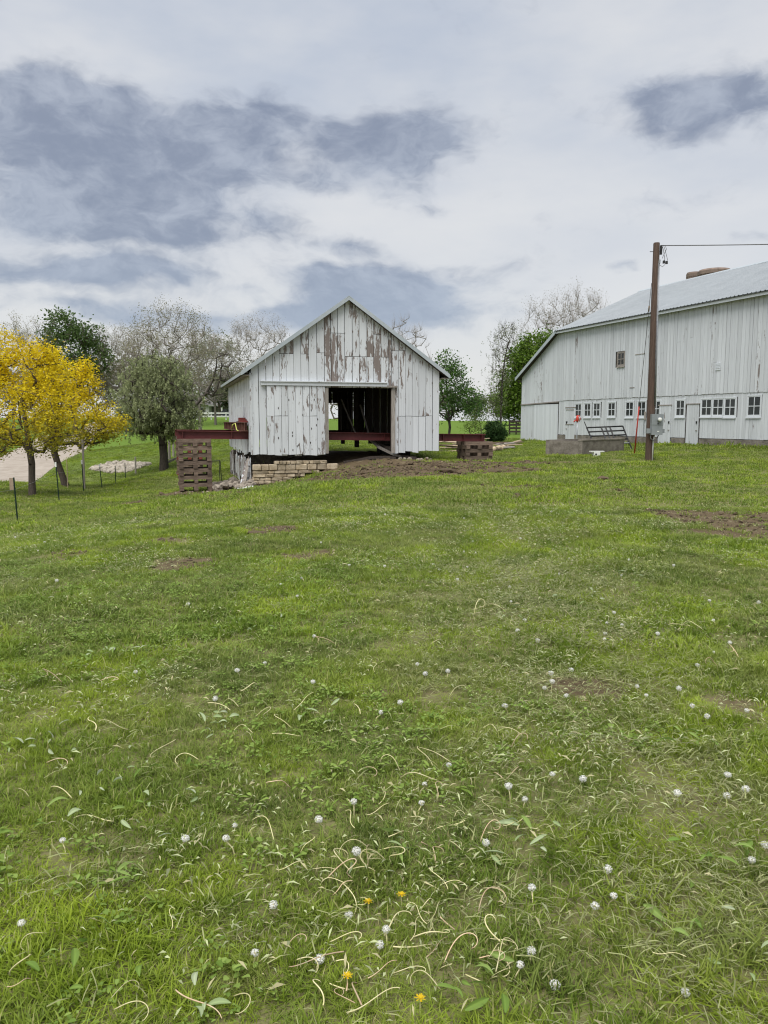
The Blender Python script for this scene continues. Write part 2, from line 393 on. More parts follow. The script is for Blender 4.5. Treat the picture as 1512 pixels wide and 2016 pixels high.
for s_, l_, z_ in ((1, .6, -.82), (1, 5, -.85), (1, 9.5, -.85), (3.9, .8, .02), (3.9, 5, .06), (3.9, 9.5, .04), (6.8, 1, .12), (6.8, 9.5, .02), (-1.2, 9, -.95), (-1.0, 5, -.95), (4, 13, .02)):
    cw(*BX(s_, l_), z_)
cw(*BX(-4.2, 9.5), -1.0); cw(*BX(-.7, .3), -1.0); cw(*BX(.0, -.35), -.92); cw(*BX(1.1, -.3), -.70); cw(*BX(2.2, -.3), -.42); cw(*BX(3.2, -.3), -.14)
for s_, z_ in ((-4, .29), (0, .30), (8, .36), (16, .45), (24, .45)): cw(*GX(s_, 0), z_); cw(*GX(s_, 8), z_+.1)
ROADP = [(-11.5, 8, -1.3), (-14.6, 22, -1.15), (-16.9, 32.8, -1.0), (-21.4, 54.6, -.6), (-32.2, 94, .3), (-44, 135, 1.3)]   # right edge
RW = 5.6
for (x, y, z) in ROADP[1:]: cw(x, y, z); cw(x-RW, y+1.2, z); cw(x-RW-8, y+2, z+.3)
cw(-60, 60, 0); cw(-60, 150, 2); cw(60, 60, .8); cw(60, 150, 1.6); cw(0, 190, 1.8); cw(40, 20, .3); cw(-60, 0, -1.5); cw(0, 110, 1.0); cw(-20, 150, 2.2)
C = np.array(ctrl)
def tpsk(r2): return np.where(r2 > 1e-9, .5*r2*np.log(np.maximum(r2, 1e-9)), 0)
n_ = len(C); A = np.zeros((n_+3, n_+3)); D2 = ((C[:, None, :2]-C[None, :, :2])**2).sum(-1)
A[:n_, :n_] = tpsk(D2)+np.eye(n_)*.5; A[:n_, n_] = 1; A[:n_, n_+1:] = C[:, :2]; A[n_:, :n_] = A[:n_, n_:].T
TW = np.linalg.solve(A, np.concatenate([C[:, 2], [0, 0, 0]]))
def gz(x, y, fine=True):
    x = np.atleast_1d(np.asarray(x, float)); y = np.atleast_1d(np.asarray(y, float)); sh = x.shape
    xf = x.ravel(); yf = y.ravel(); z = np.empty(len(xf))
    for i in range(0, len(xf), 20000):
        a = np.clip(xf[i:i+20000], -62, 62); b = np.clip(yf[i:i+20000], -14, 190)
        r2 = (a[:, None]-C[None, :, 0])**2+(b[:, None]-C[None, :, 1])**2
        z[i:i+20000] = tpsk(r2)@TW[:n_]+TW[n_]+TW[n_+1]*a+TW[n_+2]*b
    if fine:
        z += (fbm(xf*.9, yf*.9, 3, 3)-.5)*.07*np.clip(1-np.hypot(xf, yf)/90, .2, 1)
        z += (fbm(xf*4.2, yf*4.2, 9, 2)-.5)*.03*np.clip(1.3-np.hypot(xf, yf)/30, 0, 1)
        z += dirt(xf, yf)*(fbm(xf*3.0, yf*3.0, 21, 3)-.42)*.20*np.clip(1-np.hypot(xf-2, yf-25)/14+.5, .35, 1)
    return z.reshape(sh)
def GZ(x, y): return float(gz(x, y)[0])
def on(px, py, d):                                    # ground point under the pixel column at depth d
    v = P(px, py, d); return Vector((v.x, v.y, GZ(v.x, v.y)))
# bare soil: (x, y, rx, ry, turn, strength)
DIRT = [(1.3, 26.2, 3.9, 3.3, .1, 1.0), (4.6, 29.0, 2.6, 1.1, .2, .85), (-.6, 25.0, 2.2, 2.6, 0, .85), (-6.7, 28.2, 1.7, 1.1, .2, .9), (5.9, 11.8, 1.6, 1.75, -.15, 1.05), (4.5, 13.2, .8, .5, 0, .5),
        (-2.15, 8.5, .75, .55, .2, .52), (-1.7, 11.1, .9, .55, .1, .60), (-2.9, 10.2, .8, .4, .2, .45), (-.75, 9.1, .9, .35, .5, .52), (-4.0, 9.4, .5, .6, 0, .40), (-4.6, 21.5, 1.3, .7, 0, .5), (-3.9, 19.5, .9, .5, 0, .45),
        (1.25, 4.45, .55, .35, .2, .48), (2.1, 4.2, .5, .3, .2, .42), (.15, 4.35, .45, .22, 0, .42), (1.35, 3.05, .45, .28, 0, .36), (2.9, 4.9, .4, .2, 0, .42), (3.4, 18.5, 1.3, .5, -.4, .5), (3.0, 15.5, .35, 1.8, .25, .42), (5.5, 17.5, .8, .35, 0, .5),
        (9.9, 33, 3.2, .7, .3, .3), (-8.2, 24.8, 1.3, .5, 0, .5), (1.6, 2.3, .35, .3, 0, .3)]
DIRT = [(q if i < 6 else q[:5]+(min(.95, q[5]*1.30),)) for i, q in enumerate(DIRT)]
def dirt(x, y):
    x = np.asarray(x, float); y = np.asarray(y, float); s = np.zeros_like(x)
    nzz = (fbm(x*1.3, y*1.3, 5, 3)-.5)*.7
    for (cx, cy, rx, ry, a, w) in DIRT:
        dx = x-cx; dy = y-cy; u = (dx*math.cos(a)+dy*math.sin(a))/rx; v = (-dx*math.sin(a)+dy*math.cos(a))/ry
        r = np.sqrt(u*u+v*v)+nzz*(1 if rx > 1.5 else 1.6)
        s = np.maximum(s, w*np.clip((1.25-r)/(.5 if rx > 1.5 else .9), 0, 1))
    u = (x-BP[0])*bx[0]+(y-BP[1])*bx[1]; v = (x-BP[0])*by[0]+(y-BP[1])*by[1]
    inside = np.clip(np.minimum(np.minimum(u+.4, BW-.2-u), np.minimum(v+1.2, BL+.1-v))*2, 0, 1)
    return np.maximum(s, inside)
def spaced(lo, hi, step, grow, a, b):
    r = list(np.arange(a, b+1e-6, step)); x = b; st = step
    while x < hi: st *= grow; x += st; r.append(x)
    x = a; st = step; l = []
    while x > lo: st *= grow; x -= st; l.append(x)
    return np.array(l[::-1]+r)
gxs = spaced(-900, 900, .22, 1.09, -11, 13); gys = spaced(-300, 1600, .2, 1.045, .6, 34)
GXX, GYY = np.meshgrid(gxs, gys); GZZ = gz(GXX, GYY)
nx, ny = len(gxs), len(gys); idx = np.arange(nx*ny).reshape(ny, nx)
Fq = np.stack([idx[:-1, :-1], idx[:-1, 1:], idx[1:, 1:], idx[1:, :-1]], -1).reshape(-1, 4)
gme = np_mesh('ground', np.stack([GXX, GYY, GZZ], -1).reshape(-1, 3), Fq, smooth=True)
at_ = gme.attributes.new('dirt', 'FLOAT', 'POINT'); at_.data.foreach_set('value', dirt(GXX, GYY).astype(np.float32).ravel())
tag(link('ground', gme, MATS['ground']), kind='structure')
# gravel drive climbing the rise on the left
def road_pts(t):
    q = np.array(ROADP); i = np.linspace(0, len(q)-1, len(q)); return np.interp(t, i, q[:, 0]), np.interp(t, i, q[:, 1])
tt = np.linspace(0, len(ROADP)-1, 160); rx_, ry_ = road_pts(tt)
k_ = np.ones(15)/15; rx_ = np.convolve(np.pad(rx_, 7, 'edge'), k_, 'valid'); ry_ = np.convolve(np.pad(ry_, 7, 'edge'), k_, 'valid')
V = []
for j in range(9):
    w = j/8; xx = rx_-RW*w+np.sin(tt*9+3*j)*(.12 if j in (0, 8) else 0); yy = ry_+1.2*w
    V.append(np.stack([xx, yy, gz(xx, yy)+.07-.05*(abs(w-.5)*2)**4], -1))
V = np.array(V); idx = np.arange(9*160).reshape(9, 160)
tag(link('gravel_road', np_mesh('gravel_road', V.reshape(-1, 3), np.stack([idx[:-1, :-1], idx[:-1, 1:], idx[1:, 1:], idx[1:, :-1]], -1).reshape(-1, 4), True), MATS['gravel_road']), kind='structure')

# ---------------------------------------------------------------- small white barn up on steel beams
rb = random.Random(11)
barn = empty('small_barn', (BP[0], BP[1], 0), BR, 'small gabled white barn with peeling paint, raised on red steel beams', 'barn')
ZB, ZE, ZA, SL = .41, 3.42, 6.30, .71                # bottom, side wall top, apex, roof slope
def roof_z(s): return ZE+.34+SL*(min(s, BW-s)) - .16
def board(parent, poly, y0, y1, m, peel, name='board'):
    o = MB().xz(poly, y0, y1).build(name, MATS[m], parent); o['peel'] = peel; return o
def clip_seg(s0, s1, z0, z1, capped):
    if not capped: return [(s0, z0), (s1, z0), (s1, z1), (s0, z1)]
    p = [(s0, z0), (s1, z0), (s1, roof_z(s1))]
    if s0 < BW/2 < s1: p.append((BW/2, roof_z(BW/2)))
    return p+[(s0, roof_z(s0))]
D0, D1, DT = 2.745, 5.366, 2.86                       # door opening
s = 0.0; i = 0
while s < BW-.02:
    w = rb.uniform(.25, .31); s1 = min(s+w, BW)
    if BW-s1 < .12: s1 = BW
    for edge in (D0, D1):                              # boards end at the jambs
        if s < edge-.02 < s1 and abs(edge-s) > .1: s1 = edge
    gap = rb.choice((.008, .012, .012, .016, .024)); a, b = s+gap/2, s1-gap/2
    mid = (a+b)/2; above = D0-.01 <= mid <= D1+.01
    zb = DT+.02 if above else (ZB+rb.uniform(-.05, .04)-.06*(mid < D0))
    cuts = [zb]
    if above: cuts += [rb.choice((4.05, 4.05, 4.35, 4.9))] if rb.random() < .75 else []
    elif mid < D0: cuts += [rb.choice((4.1, 4.16))] if .75 < mid < 2.7 and rb.random() < .6 else []
    else:
        if rb.random() < .85: cuts.append(1.82+rb.uniform(-.012, .012))
        if mid < 6.3 and rb.random() < .45: cuts.append(rb.uniform(3.6, 4.5))
    cuts = [c for c in cuts if c < roof_z(mid)-.3]
    for k, c in enumerate(cuts):
        top = cuts[k+1]-.012 if k+1 < len(cuts) else None
        zc = c if k == 0 else c+.004
        hmid = ((top or roof_z(mid))+c)/2
        peel = .44*math.exp(-((mid-3.4)/2.3)**2-((hmid-4.3)/1.3)**2)*rb.uniform(.5, 1.15)+.12*rb.random()+(.16*rb.random() if mid > 5.2 and hmid > 1.6 else 0)
        off = rb.uniform(0, .012)
        poly = clip_seg(a, b, zc, top, top is None)
        if k == 0 and not above:                        # worn, uneven foot
            poly[0] = (poly[0][0], zc+rb.uniform(-.02, .03)); poly[1] = (poly[1][0], zc+rb.uniform(-.02, .03))
        board(barn, poly, -.028-off, -off, 'barn_paint', peel)
    s = s1; i += 1
# left side wall (faces the drive): x = 0 plane, boards run along y
def sboard(y0, y1, z0, z1, x0, x1, m, peel, tz=(0, 0)):
    o = MB().yz([(y0, z0), (y1, z0), (y1, z1+tz[1]), (y0, z1+tz[0])], x0, x1).build('board', MATS[m], barn); o['peel'] = peel; return o
y = .03
while y < BL-.05:
    w = rb.uniform(.24, .32); y1 = min(y+w, BL); g = rb.choice((.01, .015, .025))
    zlo = rb.uniform(1.40, 1.50) if y > .6 else .46
    off = rb.uniform(0, .012)
    sboard(y+g/2, y1-g/2, zlo, ZE+.02, -.026-off, -off, 'barn_paint', .05+.15*rb.random())
    if y > .6:
        if rb.random() < .9: sboard(y+g/2, y1-g/2, rb.uniform(.25, .45), .98, -.026-off, -off, 'barn_paint', .05+.2*rb.random())
    y = y1
# skirt of broken boards round the old basement
y = .1
while y < BL-.2:
    w = rb.uniform(.22, .34); zb = GZ(*BX(-.02, y))-.05; zt = rb.uniform(.0, .28)
    if rb.random() < .78:
        sboard(y, y+w-.03, zb+rb.choice((0, 0, .25)), zt, -.05, -.02, 'barn_paint', rb.uniform(.25, .6), (rb.uniform(-.2, .1), rb.uniform(-.2, .1)))
    y += w
for (yy, z0, dz) in ((.15, .05, -.03), (.4, -.2, .06), (.8, -.42, -.08)):
    o = MB().beam((-.085, yy, z0), (-.085, yy+.9, z0+dz), .025, .17).build('loose_board', MATS['barn_paint'], barn); o['peel'] = .35
o = MB().beam((-.33, .25, GZ(*BX(-.33, .25))-.02), (-.07, .75, .2), .12, .03).build('loose_board', MATS['grey_wood'], barn)
o = MB().beam((-.40, .55, GZ(*BX(-.4, .55))-.02), (-.07, 1.4, .1), .12, .03).build('loose_board', MATS['barn_paint'], barn); o['peel'] = .5
# hatch on the left wall
o = MB().box(-.07, -.045, 2.4, 6.2, 1.62, 2.2).build('hatch', MATS['barn_paint'], barn); o['peel'] = .08
# right and back walls
y = .03
while y < BL-.05:
    w = rb.uniform(.26, .34); y1 = min(y+w, BL); g = rb.choice((.008, .015, .02))
    sboard(y+g/2, y1-g/2, .45, ZE+.02, BW, BW+.026, 'barn_paint', .2); y = y1
s = .03
while s < BW-.03:
    w = rb.uniform(.25, .33); s1 = min(s+w, BW-.03); g = rb.choice((.006, .012, .02, .03, .04)); m = (s+s1)/2
    if 4.75 < m < 5.6:
        z0 = 2.55                                      # opening in the back wall
    else: z0 = .80
    p = [(s+g/2, z0), (s1-g/2, z0), (s1-g/2, roof_z(s1)), (s+g/2, roof_z(s))]
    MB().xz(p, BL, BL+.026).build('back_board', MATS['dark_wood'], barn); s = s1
# door jamb posts, track and sliding door
MB().box(D1-.01, D1+.14, -.075, -.045, ZB-.02, DT-.02).build('door_jamb', MATS['grey_wood'], barn)
o = MB().box(.36, 5.15, -.17, -.05, 2.93, 3.055).build('door_track', MATS['trim_paint'], barn); o['peel'] = .1
o = MB().beam((.34, -.12, 3.075), (5.17, -.12, 3.075), .19, .03).build('track_cap', MATS['trim_paint'], barn); o['peel'] = .3
MB().box(5.05, 5.58, -.16, -.05, 2.90, 2.97).build('track_bracket', MATS['grey_wood'], barn)
door = MB().box(.58, 2.72, -.085, -.06, .55, 2.9).build('sliding_door', MATS['dark_wood'], barn)
s = .56
while s < 2.70:
    w = rb.uniform(.25, .29); s1 = min(s+w, 2.74)
    if 2.74-s1 < .1: s1 = 2.74
    g = rb.choice((.008, .012, .02)); zc = .37+rb.uniform(-.03, .02)
    segs = [(zc, 2.92)] if rb.random() < .45 else [(zc, 1.80), (1.812, 2.92)]
    for z0, z1 in segs:
        o = MB().xz([(s+g/2, z0), (s1-g/2, z0+rb.uniform(-.02, .02)), (s1-g/2, z1), (s+g/2, z1)], -.125-rb.uniform(0, .008), -.09).build('door_board', MATS['barn_paint'], door); o['peel'] = .05+.13*rb.random()
    s = s1
MB().box(2.745, 2.875, -.115, -.075, .40, 2.86).build('door_edge', MATS['grey_wood'], door)
for z in (.75, 1.6, 2.5): MB().box(.66, 2.74, -.058, -.03, z, z+.14).build('door_ledge', MATS['dark_wood'], door)
for k in range(16):                                    # rotten notches and knot holes in the door
    sx_, z_ = rb.uniform(.7, 2.6), rb.uniform(.45, 2.6)
    MB().xz([(sx_, z_), (sx_+.025, z_-.03), (sx_+.04, z_+.03), (sx_+.01, z_+.07)], -.136, -.12).build('knot_hole', MATS['dark_wood'], door)
# corner board, frame inside
o = MB().box(-.05, .05, -.06, -.036, .38, ZE-.05).build('corner_board', MATS['barn_paint'], barn); o['peel'] = .25
for (s_, l_) in ((.1, .12), (BW-.1, .12), (D0-.1, .12), (D1+.12, .12), (.1, BL-.14), (BW-.1, BL-.14), (2.8, 5), (5.2, 5), (2.8, BL-.14), (4.6, BL-.14), (5.75, BL-.14)):
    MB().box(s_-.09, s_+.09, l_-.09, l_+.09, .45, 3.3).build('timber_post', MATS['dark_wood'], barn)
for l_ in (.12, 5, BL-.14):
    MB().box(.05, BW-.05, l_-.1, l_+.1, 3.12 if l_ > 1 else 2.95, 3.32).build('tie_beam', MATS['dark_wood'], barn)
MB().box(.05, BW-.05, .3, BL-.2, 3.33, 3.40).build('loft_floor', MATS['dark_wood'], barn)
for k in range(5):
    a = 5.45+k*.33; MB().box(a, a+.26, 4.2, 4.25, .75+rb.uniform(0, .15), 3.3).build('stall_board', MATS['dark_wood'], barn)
for k in range(5):
    a = rb.uniform(4.2, 5.2); MB().beam((a, 2.6+k*.2, 1.1), (a+rb.uniform(-.5, .5), 3.4, rb.uniform(2.0, 2.6)), .07, .03).build('leaning_pole', MATS['grey_wood'] if k < 2 else MATS['dark_wood'], barn)
# sill timbers (carry the walls)
MB().box(.0, BW, .02, .20, ZB+.10, ZB+.26).build('sill', MATS['dark_wood'], barn) if False else None
for a, b in ((.05, D0), (D1, BW-.05)): MB().box(a, b, .02, .2, ZB+.06, ZB+.24).build('sill', MATS['dark_wood'], barn)
for x_ in (.03, BW-.2): MB().box(x_, x_+.17, .25, BL-.05, .95, 1.0).build('sill', MATS['dark_wood'], barn)
# roof: two slopes of ribbed sheets, pale rake trim
th = math.atan(SL); OV = .32
roof = MB().xz([(-OV, ZE+.18-SL*OV), (BW/2, ZE+.18+SL*BW/2), (BW+OV, ZE+.18-SL*OV), (BW+OV, ZE+.10-SL*OV), (BW/2, ZE+.10+SL*BW/2), (-OV, ZE+.10-SL*OV)], -.20, BL+.25).build('roof', MATS['dark_wood'], barn)
def sheet(side, y0, y1):
    mb = MB(); zb_ = ZE+.182-SL*OV; n = 5; pts = []
    w = y1-y0
    for k in range(n):
        a = y0+w*k/n
        pts += [(a, 0), (a+w/n*.72, 0), (a+w/n*.80, .022), (a+w/n*.92, .022)]
    pts.append((y1, 0)); b = len(mb.v)
    for (yy, h) in pts:
        if side < 0: lo = (-OV-.03, yy, zb_-.02+h); hi_ = (BW/2, yy, ZE+.182+SL*BW/2+h)
        else: lo = (BW+OV+.03, yy, zb_-.02+h); hi_ = (BW/2, yy, ZE+.182+SL*BW/2+h)
        mb.v += [lo, hi_]
    for k in range(len(pts)-1): mb.f.append((2*k, 2*k+2, 2*k+3, 2*k+1))
    return mb.build('roof_sheet', MATS['roof_metal'], roof)
for sd_ in (-1, 1):
    yy = -.24
    while yy < BL+.2: sheet(sd_, yy, min(yy+.92, BL+.29)); yy += .92
for sd_ in (-1, 1):
    e = (-OV-.03) if sd_ < 0 else (BW+OV+.03)
    z0 = ZE+.15-SL*OV; z1 = ZE+.205+SL*BW/2
    p = [(e, z0-.07), (BW/2, z1-.13), (BW/2, z1+.035), (e, z0+.095)]
    if sd_ > 0: p = p[::-1]
    MB().xz(p, -.265, -.235).build('rake_trim', MATS['roof_trim'], barn)
    MB().box(*(sorted((e, e+.028*sd_))), -.26, BL+.28, z0-.06, z0+.05).build('eave_trim', MATS['roof_trim'], barn)
    MB().box(*(sorted((e-.06*sd_, e-.30*sd_))), -.2, BL+.2, z0-.075, z0-.05).build('soffit', MATS['grey_wood'], barn)
MB().xz([(BW/2-.14, ZE+.21+SL*(BW/2-.14)), (BW/2, ZE+.235+SL*BW/2), (BW/2+.14, ZE+.21+SL*(BW/2-.14)), (BW/2+.14, ZE+.195+SL*(BW/2-.14)), (BW/2, ZE+.215+SL*BW/2), (BW/2-.14, ZE+.195+SL*(BW/2-.14))], -.27, BL+.3).build('ridge_cap', MATS['roof_trim'], barn)

# ---------------------------------------------------------------- limestone foundation
def stone_mesh(w, h, d, rnd, j=.12):
    bm = bmesh.new(); bmesh.ops.create_cube(bm, size=1)
    bmesh.ops.bevel(bm, geom=bm.edges[:], offset=.10, segments=1, affect='EDGES', profile=.6)
    for v in bm.verts:
        v.co = Vector((v.co.x*w*(1+rnd.uniform(-j, j)*.5), v.co.y*d*(1+rnd.uniform(-j, j)), v.co.z*h*(1+rnd.uniform(-j, j)*.6)))
    me = bpy.data.meshes.new('stone'); bm.to_mesh(me); bm.free(); return me
fnd = empty('stone_foundation', (BP[0], BP[1], 0), BR, 'low wall of yellowish limestone blocks under the front of the raised barn', 'stone wall')
rs = random.Random(5)
def course(z0, z1, x0, x1, y=-.02, lo=.22, hi=.55):
    x = x0
    while x < x1-.05:
        w = rs.uniform(lo, hi); w = min(w, x1-x)
        if x1-x-w < .12: w = x1-x
        link('stone', stone_mesh(w-.012, z1-z0-.012, .34, rs), MATS['limestone'], fnd, (x+w/2, y+rs.uniform(-.03, .03), (z0+z1)/2))
        x += w
course(-.95, -.70, .0, .95); course(-.70, -.57, .0, 1.25, lo=.15, hi=.4); course(-.57, -.46, .0, 1.5, lo=.2, hi=.5); course(-.46, -.33, .0, 1.95, lo=.18, hi=.5)
course(-.33, -.21, .0, 2.5, lo=.2, hi=.6); course(-.21, .02, .0, 3.22, lo=.28, hi=.5); course(.02, .145, .80, 2.8, lo=.12, hi=.32)
bk = MB().box(0, 3.6, -.0, .3, -1.3, .2)
fb = empty('added_back_wall', (*BX(0, BL-.35), 0), BR, 'stone wall added at the back of the basement pit to keep it dark', 'stone wall')  # added wall, closes the pit so the void above the limestone stays black
for k in range(9):
    link('stone', stone_mesh(.40, .62, .34, rs), MATS['rubble'], fb, (.2+.4*k, 0, -.72)); link('stone', stone_mesh(.40, .62, .34, rs), MATS['rubble'], fb, (.2+.4*k, 0, -.11))

# ---------------------------------------------------------------- steel and cribbing of the house movers
def ibeam(name, length, h, fl, mats, label, loc, rz, tilt, stiff=()):
    e = empty(name, loc, rz, label, 'steel beam', 'red steel lifting beams'); e.rotation_euler = (0, tilt, rz)
    MB().box(0, length, -.012, .012, .024, h-.024).build('web', MATS[mats], e)
    MB().box(0, length, -fl/2, fl/2, 0, .024).build('flange', MATS[mats], e); MB().box(0, length, -fl/2, fl/2, h-.024, h).build('flange', MATS[mats], e)
    for s_ in stiff:
        for q in (-1, 1): MB().box(s_, s_+.02, *sorted((q*.013, q*(fl/2-.01))), .025, h-.025).build('stiffener', MATS[mats], e)
    return e
zl = P(350, 863.5, 28.84).z; zr = P(953, 869, 32.17).z
a_ = BX(-2.67, 1.0); BT = math.atan2(zl-zr, 12.37)
ibeam('steel_beam', 12.37, .30, .26, 'steel_red', 'dark red steel I-beam running crosswise through the front of the raised barn', (*a_, zl), BR, BT, (.2, 2.0, 5.0, 8.0, 10.5, 11.4, 12.2))
zl2 = P(347, 858, 36.9).z; b_ = BX(-2.67, 9.1)
ibeam('steel_beam', 12.3, .30, .26, 'steel_red', 'dark red steel I-beam under the back of the raised barn, parallel behind the front one', (*b_, zl2), BR, .006, (.2, 5, 11.4))
g1 = zl+.30-math.tan(BT)*2.3
c_ = BX(-.20, .62)
ibeam('steel_beam', 9.6, .34, .24, 'steel_rust', 'rusty steel beam lying along the left wall of the small barn on the cross beam', (c_[0], c_[1], g1+.005), BR+math.pi/2, 0.0, (.15, .9, 1.7, 2.5, 4, 5.5, 7, 8.5, 9.4))
c_ = BX(BW+.16, .7)
ibeam('steel_beam', 9.6, .30, .2, 'steel_rust', 'rusty steel beam lying along the right wall of the small barn', (c_[0], c_[1], zl+.305-math.tan(BT)*10.2), BR+math.pi/2, 0.0, (.1, .5, 1.2))
o = MB().box(BW+.03, BW+.30, .75, 1.4, zl+.61-math.tan(BT)*10.2, zl+.71-math.tan(BT)*10.2).build('shim_block', MATS['crib_wood'], barn)
for k in range(3):
    o = MB().box(-.36+.03*k, -.05, .85+.5*k, 1.15+.5*k, g1+.348, g1+.40+.06*k).build('shim_block', MATS['crib_red'], barn)
tag(MB().tube([BX(-.62, 1.3)+(g1+.02,), BX(-.60, 1.2)+(g1+.24,), BX(-.50, 1.15)+(g1+.30,), BX(-.46, 1.0)+(g1+.05,), BX(-.42, .8)+(g1+.02,)], .022, 6).build('lifting_strap', MATS['yellow_strap'], None, True),
    'yellow green lifting strap looped on the red beam at the left barn wall', 'strap')
def crib(label, s0, l0, wx, wy, ztop, layers, th=.133, red=.2, seed=1, posts=3, front_face=True):
    r_ = random.Random(seed); x0, y0 = BX(s0, l0)
    e = empty('timber_crib', (x0, y0, ztop-2*layers*th), BR, label, 'timber crib', 'timber cribs under the steel beams')
    for k in range(layers):
        z = 2*k*th
        for q in range(posts):
            x = [0, wx-.15, wx*.5-.07][q]
            MB().box(x+r_.uniform(-.02, .02), x+.15, -.03+r_.uniform(-.03, .03), wy+r_.uniform(-.02, .04), z+.002, z+th-.002).build('timber', MATS['crib_red' if r_.random() < red+(k == 0)*.4 else 'crib_wood'], e)
        for q in range(3):
            y = [0, wy-.15, wy*.5-.07][q]
            MB().box(-.03+r_.uniform(-.03, .03), wx+r_.uniform(-.02, .05), y, y+.15, z+th+.002, z+2*th-.002).build('timber', MATS['crib_red' if r_.random() < red*.5 else 'crib_wood'], e)
    return e
crib('tall stack of crisscrossed brown timbers holding the left end of the front beam', -2.62, .55, 1.17, 1.1, zl-.004, 7, .137, .0, 3)
crib('tall timber stack behind the left front crib, holding the back beam', -2.62, 8.6, 1.17, 1.1, zl2-.004, 7, .137, .3, 4)
crib('short stack of thick brown timbers holding the right end of the front beam', 8.72, .55, 1.15, 1.0, zr+.006, 3, .15, .0, 5)
crib('short timber stack seen under the right wall, holding the back beam', 8.5, 8.6, 1.2, 1.1, zl2-.06, 3, .16, .1, 6)
# wheeled dolly and slumped timbers under the middle of the barn
dl = empty('moving_dolly', (*BX(6.25, 2.7), GZ(*BX(6.25, 2.7))), BR, 'dark wheeled dolly loaded with timbers under the middle of the raised barn', 'dolly')
for q in (-1, 1):
    for k in (0, 1):
        MB().tube([(q*.45-.1, k*.9-.45, .26), (q*.45+.1, k*.9-.45, .26)], .26, 14).build('wheel', MATS['rubber'], dl)
MB().box(-.30, .30, -.7, .7, .30, .52).build('frame', MATS['black_metal'], dl)
for k in range(4): MB().box(-.95+.05*k, .6, -.65+.36*k, -.40+.36*k, .53, .67).build('timber', MATS['dark_wood'], dl)
for k in range(3): MB().box(-.8, -.6+k*.5, -.75, .7, .672, .80).build('timber', MATS['dark_wood'], dl) if k == 0 else MB().box(-.8+k*.5, -.6+k*.5, -.75, .7, .672, .80).build('timber', MATS['dark_wood'], dl)
def bent_plank(name, pts, w, h, m, label, cat, group=None):
    mb = MB(); pts = [Vector(p) for p in pts]
    for i in range(len(pts)-1):
        pass
    b = 0
    for i, p in enumerate(pts):
        d = (pts[min(i+1, len(pts)-1)]-pts[max(i-1, 0)]).normalized(); sd2 = d.cross(Vector((0, 0, 1))).normalized()*w/2; u = sd2.cross(d).normalized()*h/2
        mb.v += [tuple(p+sd2+u), tuple(p-sd2+u), tuple(p-sd2-u), tuple(p+sd2-u)]
    for i in range(len(pts)-1):
        for k in range(4): mb.f.append((4*i+k, 4*i+(k+1) % 4, 4*i+4+(k+1) % 4, 4*i+4+k))
    n = len(pts)*4; mb.f += [(3, 2, 1, 0), (n-4, n-3, n-2, n-1)]
    return tag(mb.build(name, MATS[m]), label, cat, group)
def W3(s_, l_, dz): x, y = BX(s_, l_); return (x, y, GZ(x, y)+dz)
bent_plank('slumped_timber', [W3(4.8, 1.9, .80), W3(5.2, 1.5, .58), W3(5.5, 1.1, .38), W3(5.7, .7, .20), W3(5.9, .3, .10), W3(6.4, .0, .07)], .20, .10, 'dark_wood', 'dark sagging timber sliding from the barn floor to the soil', 'timber')
bent_plank('slumped_timber', [W3(4.9, 1.6, .75), W3(5.2, 1.0, .40), W3(5.6, .4, .12), W3(6.1, .2, .06)], .16, .07, 'grey_wood', 'grey broken plank leaning down under the right door jamb', 'plank')
bent_plank('slumped_timber', [W3(3.6, .6, .03), W3(4.1, .5, .06), W3(4.6, .3, .06), W3(5.2, .25, .04), W3(5.6, .1, .03)], .30, .10, 'dark_wood', 'black rotten sill timber lying across the barn doorway on the soil', 'timber')
for k, (s_, l_) in enumerate(((3.3, .3), (4.2, .15), (4.9, -.1))):
    pass

# ---------------------------------------------------------------- rubble, debris by the left crib
def rock_mesh(r, rnd, sq=.7):
    bm = bmesh.new(); bmesh.ops.create_icosphere(bm, subdivisions=1, radius=r)
    q = (rnd.uniform(.8, 1.3), rnd.uniform(.7, 1.1), rnd.uniform(.5, .8)*sq/.7)
    for v in bm.verts:
        k = 1+rnd.uniform(-.22, .22); v.co = Vector((v.co.x*q[0]*k, v.co.y*q[1]*k, v.co.z*q[2]*k))
    me = bpy.data.meshes.new('rock'); bm.to_mesh(me); bm.free(); return me
rr = random.Random(21); rocks = [rock_mesh(1, rr) for _ in range(8)]
for m_ in rocks: m_.materials.append(MATS['rubble'])
def rock(s_, l_, r, zoff=0, label=None):
    x, y = BX(s_, l_); o = link('rock', rr.choice(rocks)); o.location = (x, y, GZ(x, y)+r*.32+zoff); o.scale = (r, r, r); o.rotation_euler = (rr.uniform(-.4, .4), rr.uniform(-.4, .4), rr.uniform(0, 6))
    return tag(o, label or 'brown grey rubble rock heaped between the left timber crib and the barn corner', 'rock', 'rubble rocks beside the barn corner')
for k in range(34):
    s_ = rr.uniform(-1.35, -.1); l_ = rr.uniform(.1, 2.2); rock(s_, l_, rr.uniform(.13, .27), .22*math.exp(-((s_+.8)/.5)**2)*rr.random())
for k in range(8): rock(rr.uniform(-.75, -.02), rr.uniform(-.35, .1), rr.uniform(.16, .28), rr.uniform(0, .12))
for k in range(10):
    o = rock(rr.uniform(-3.0, -1.4), rr.uniform(-.3, .5), rr.uniform(.04, .09), 0, 'small loose stone on the soil at the foot of the left timber crib'); o['group'] = 'small stones at the crib foot'
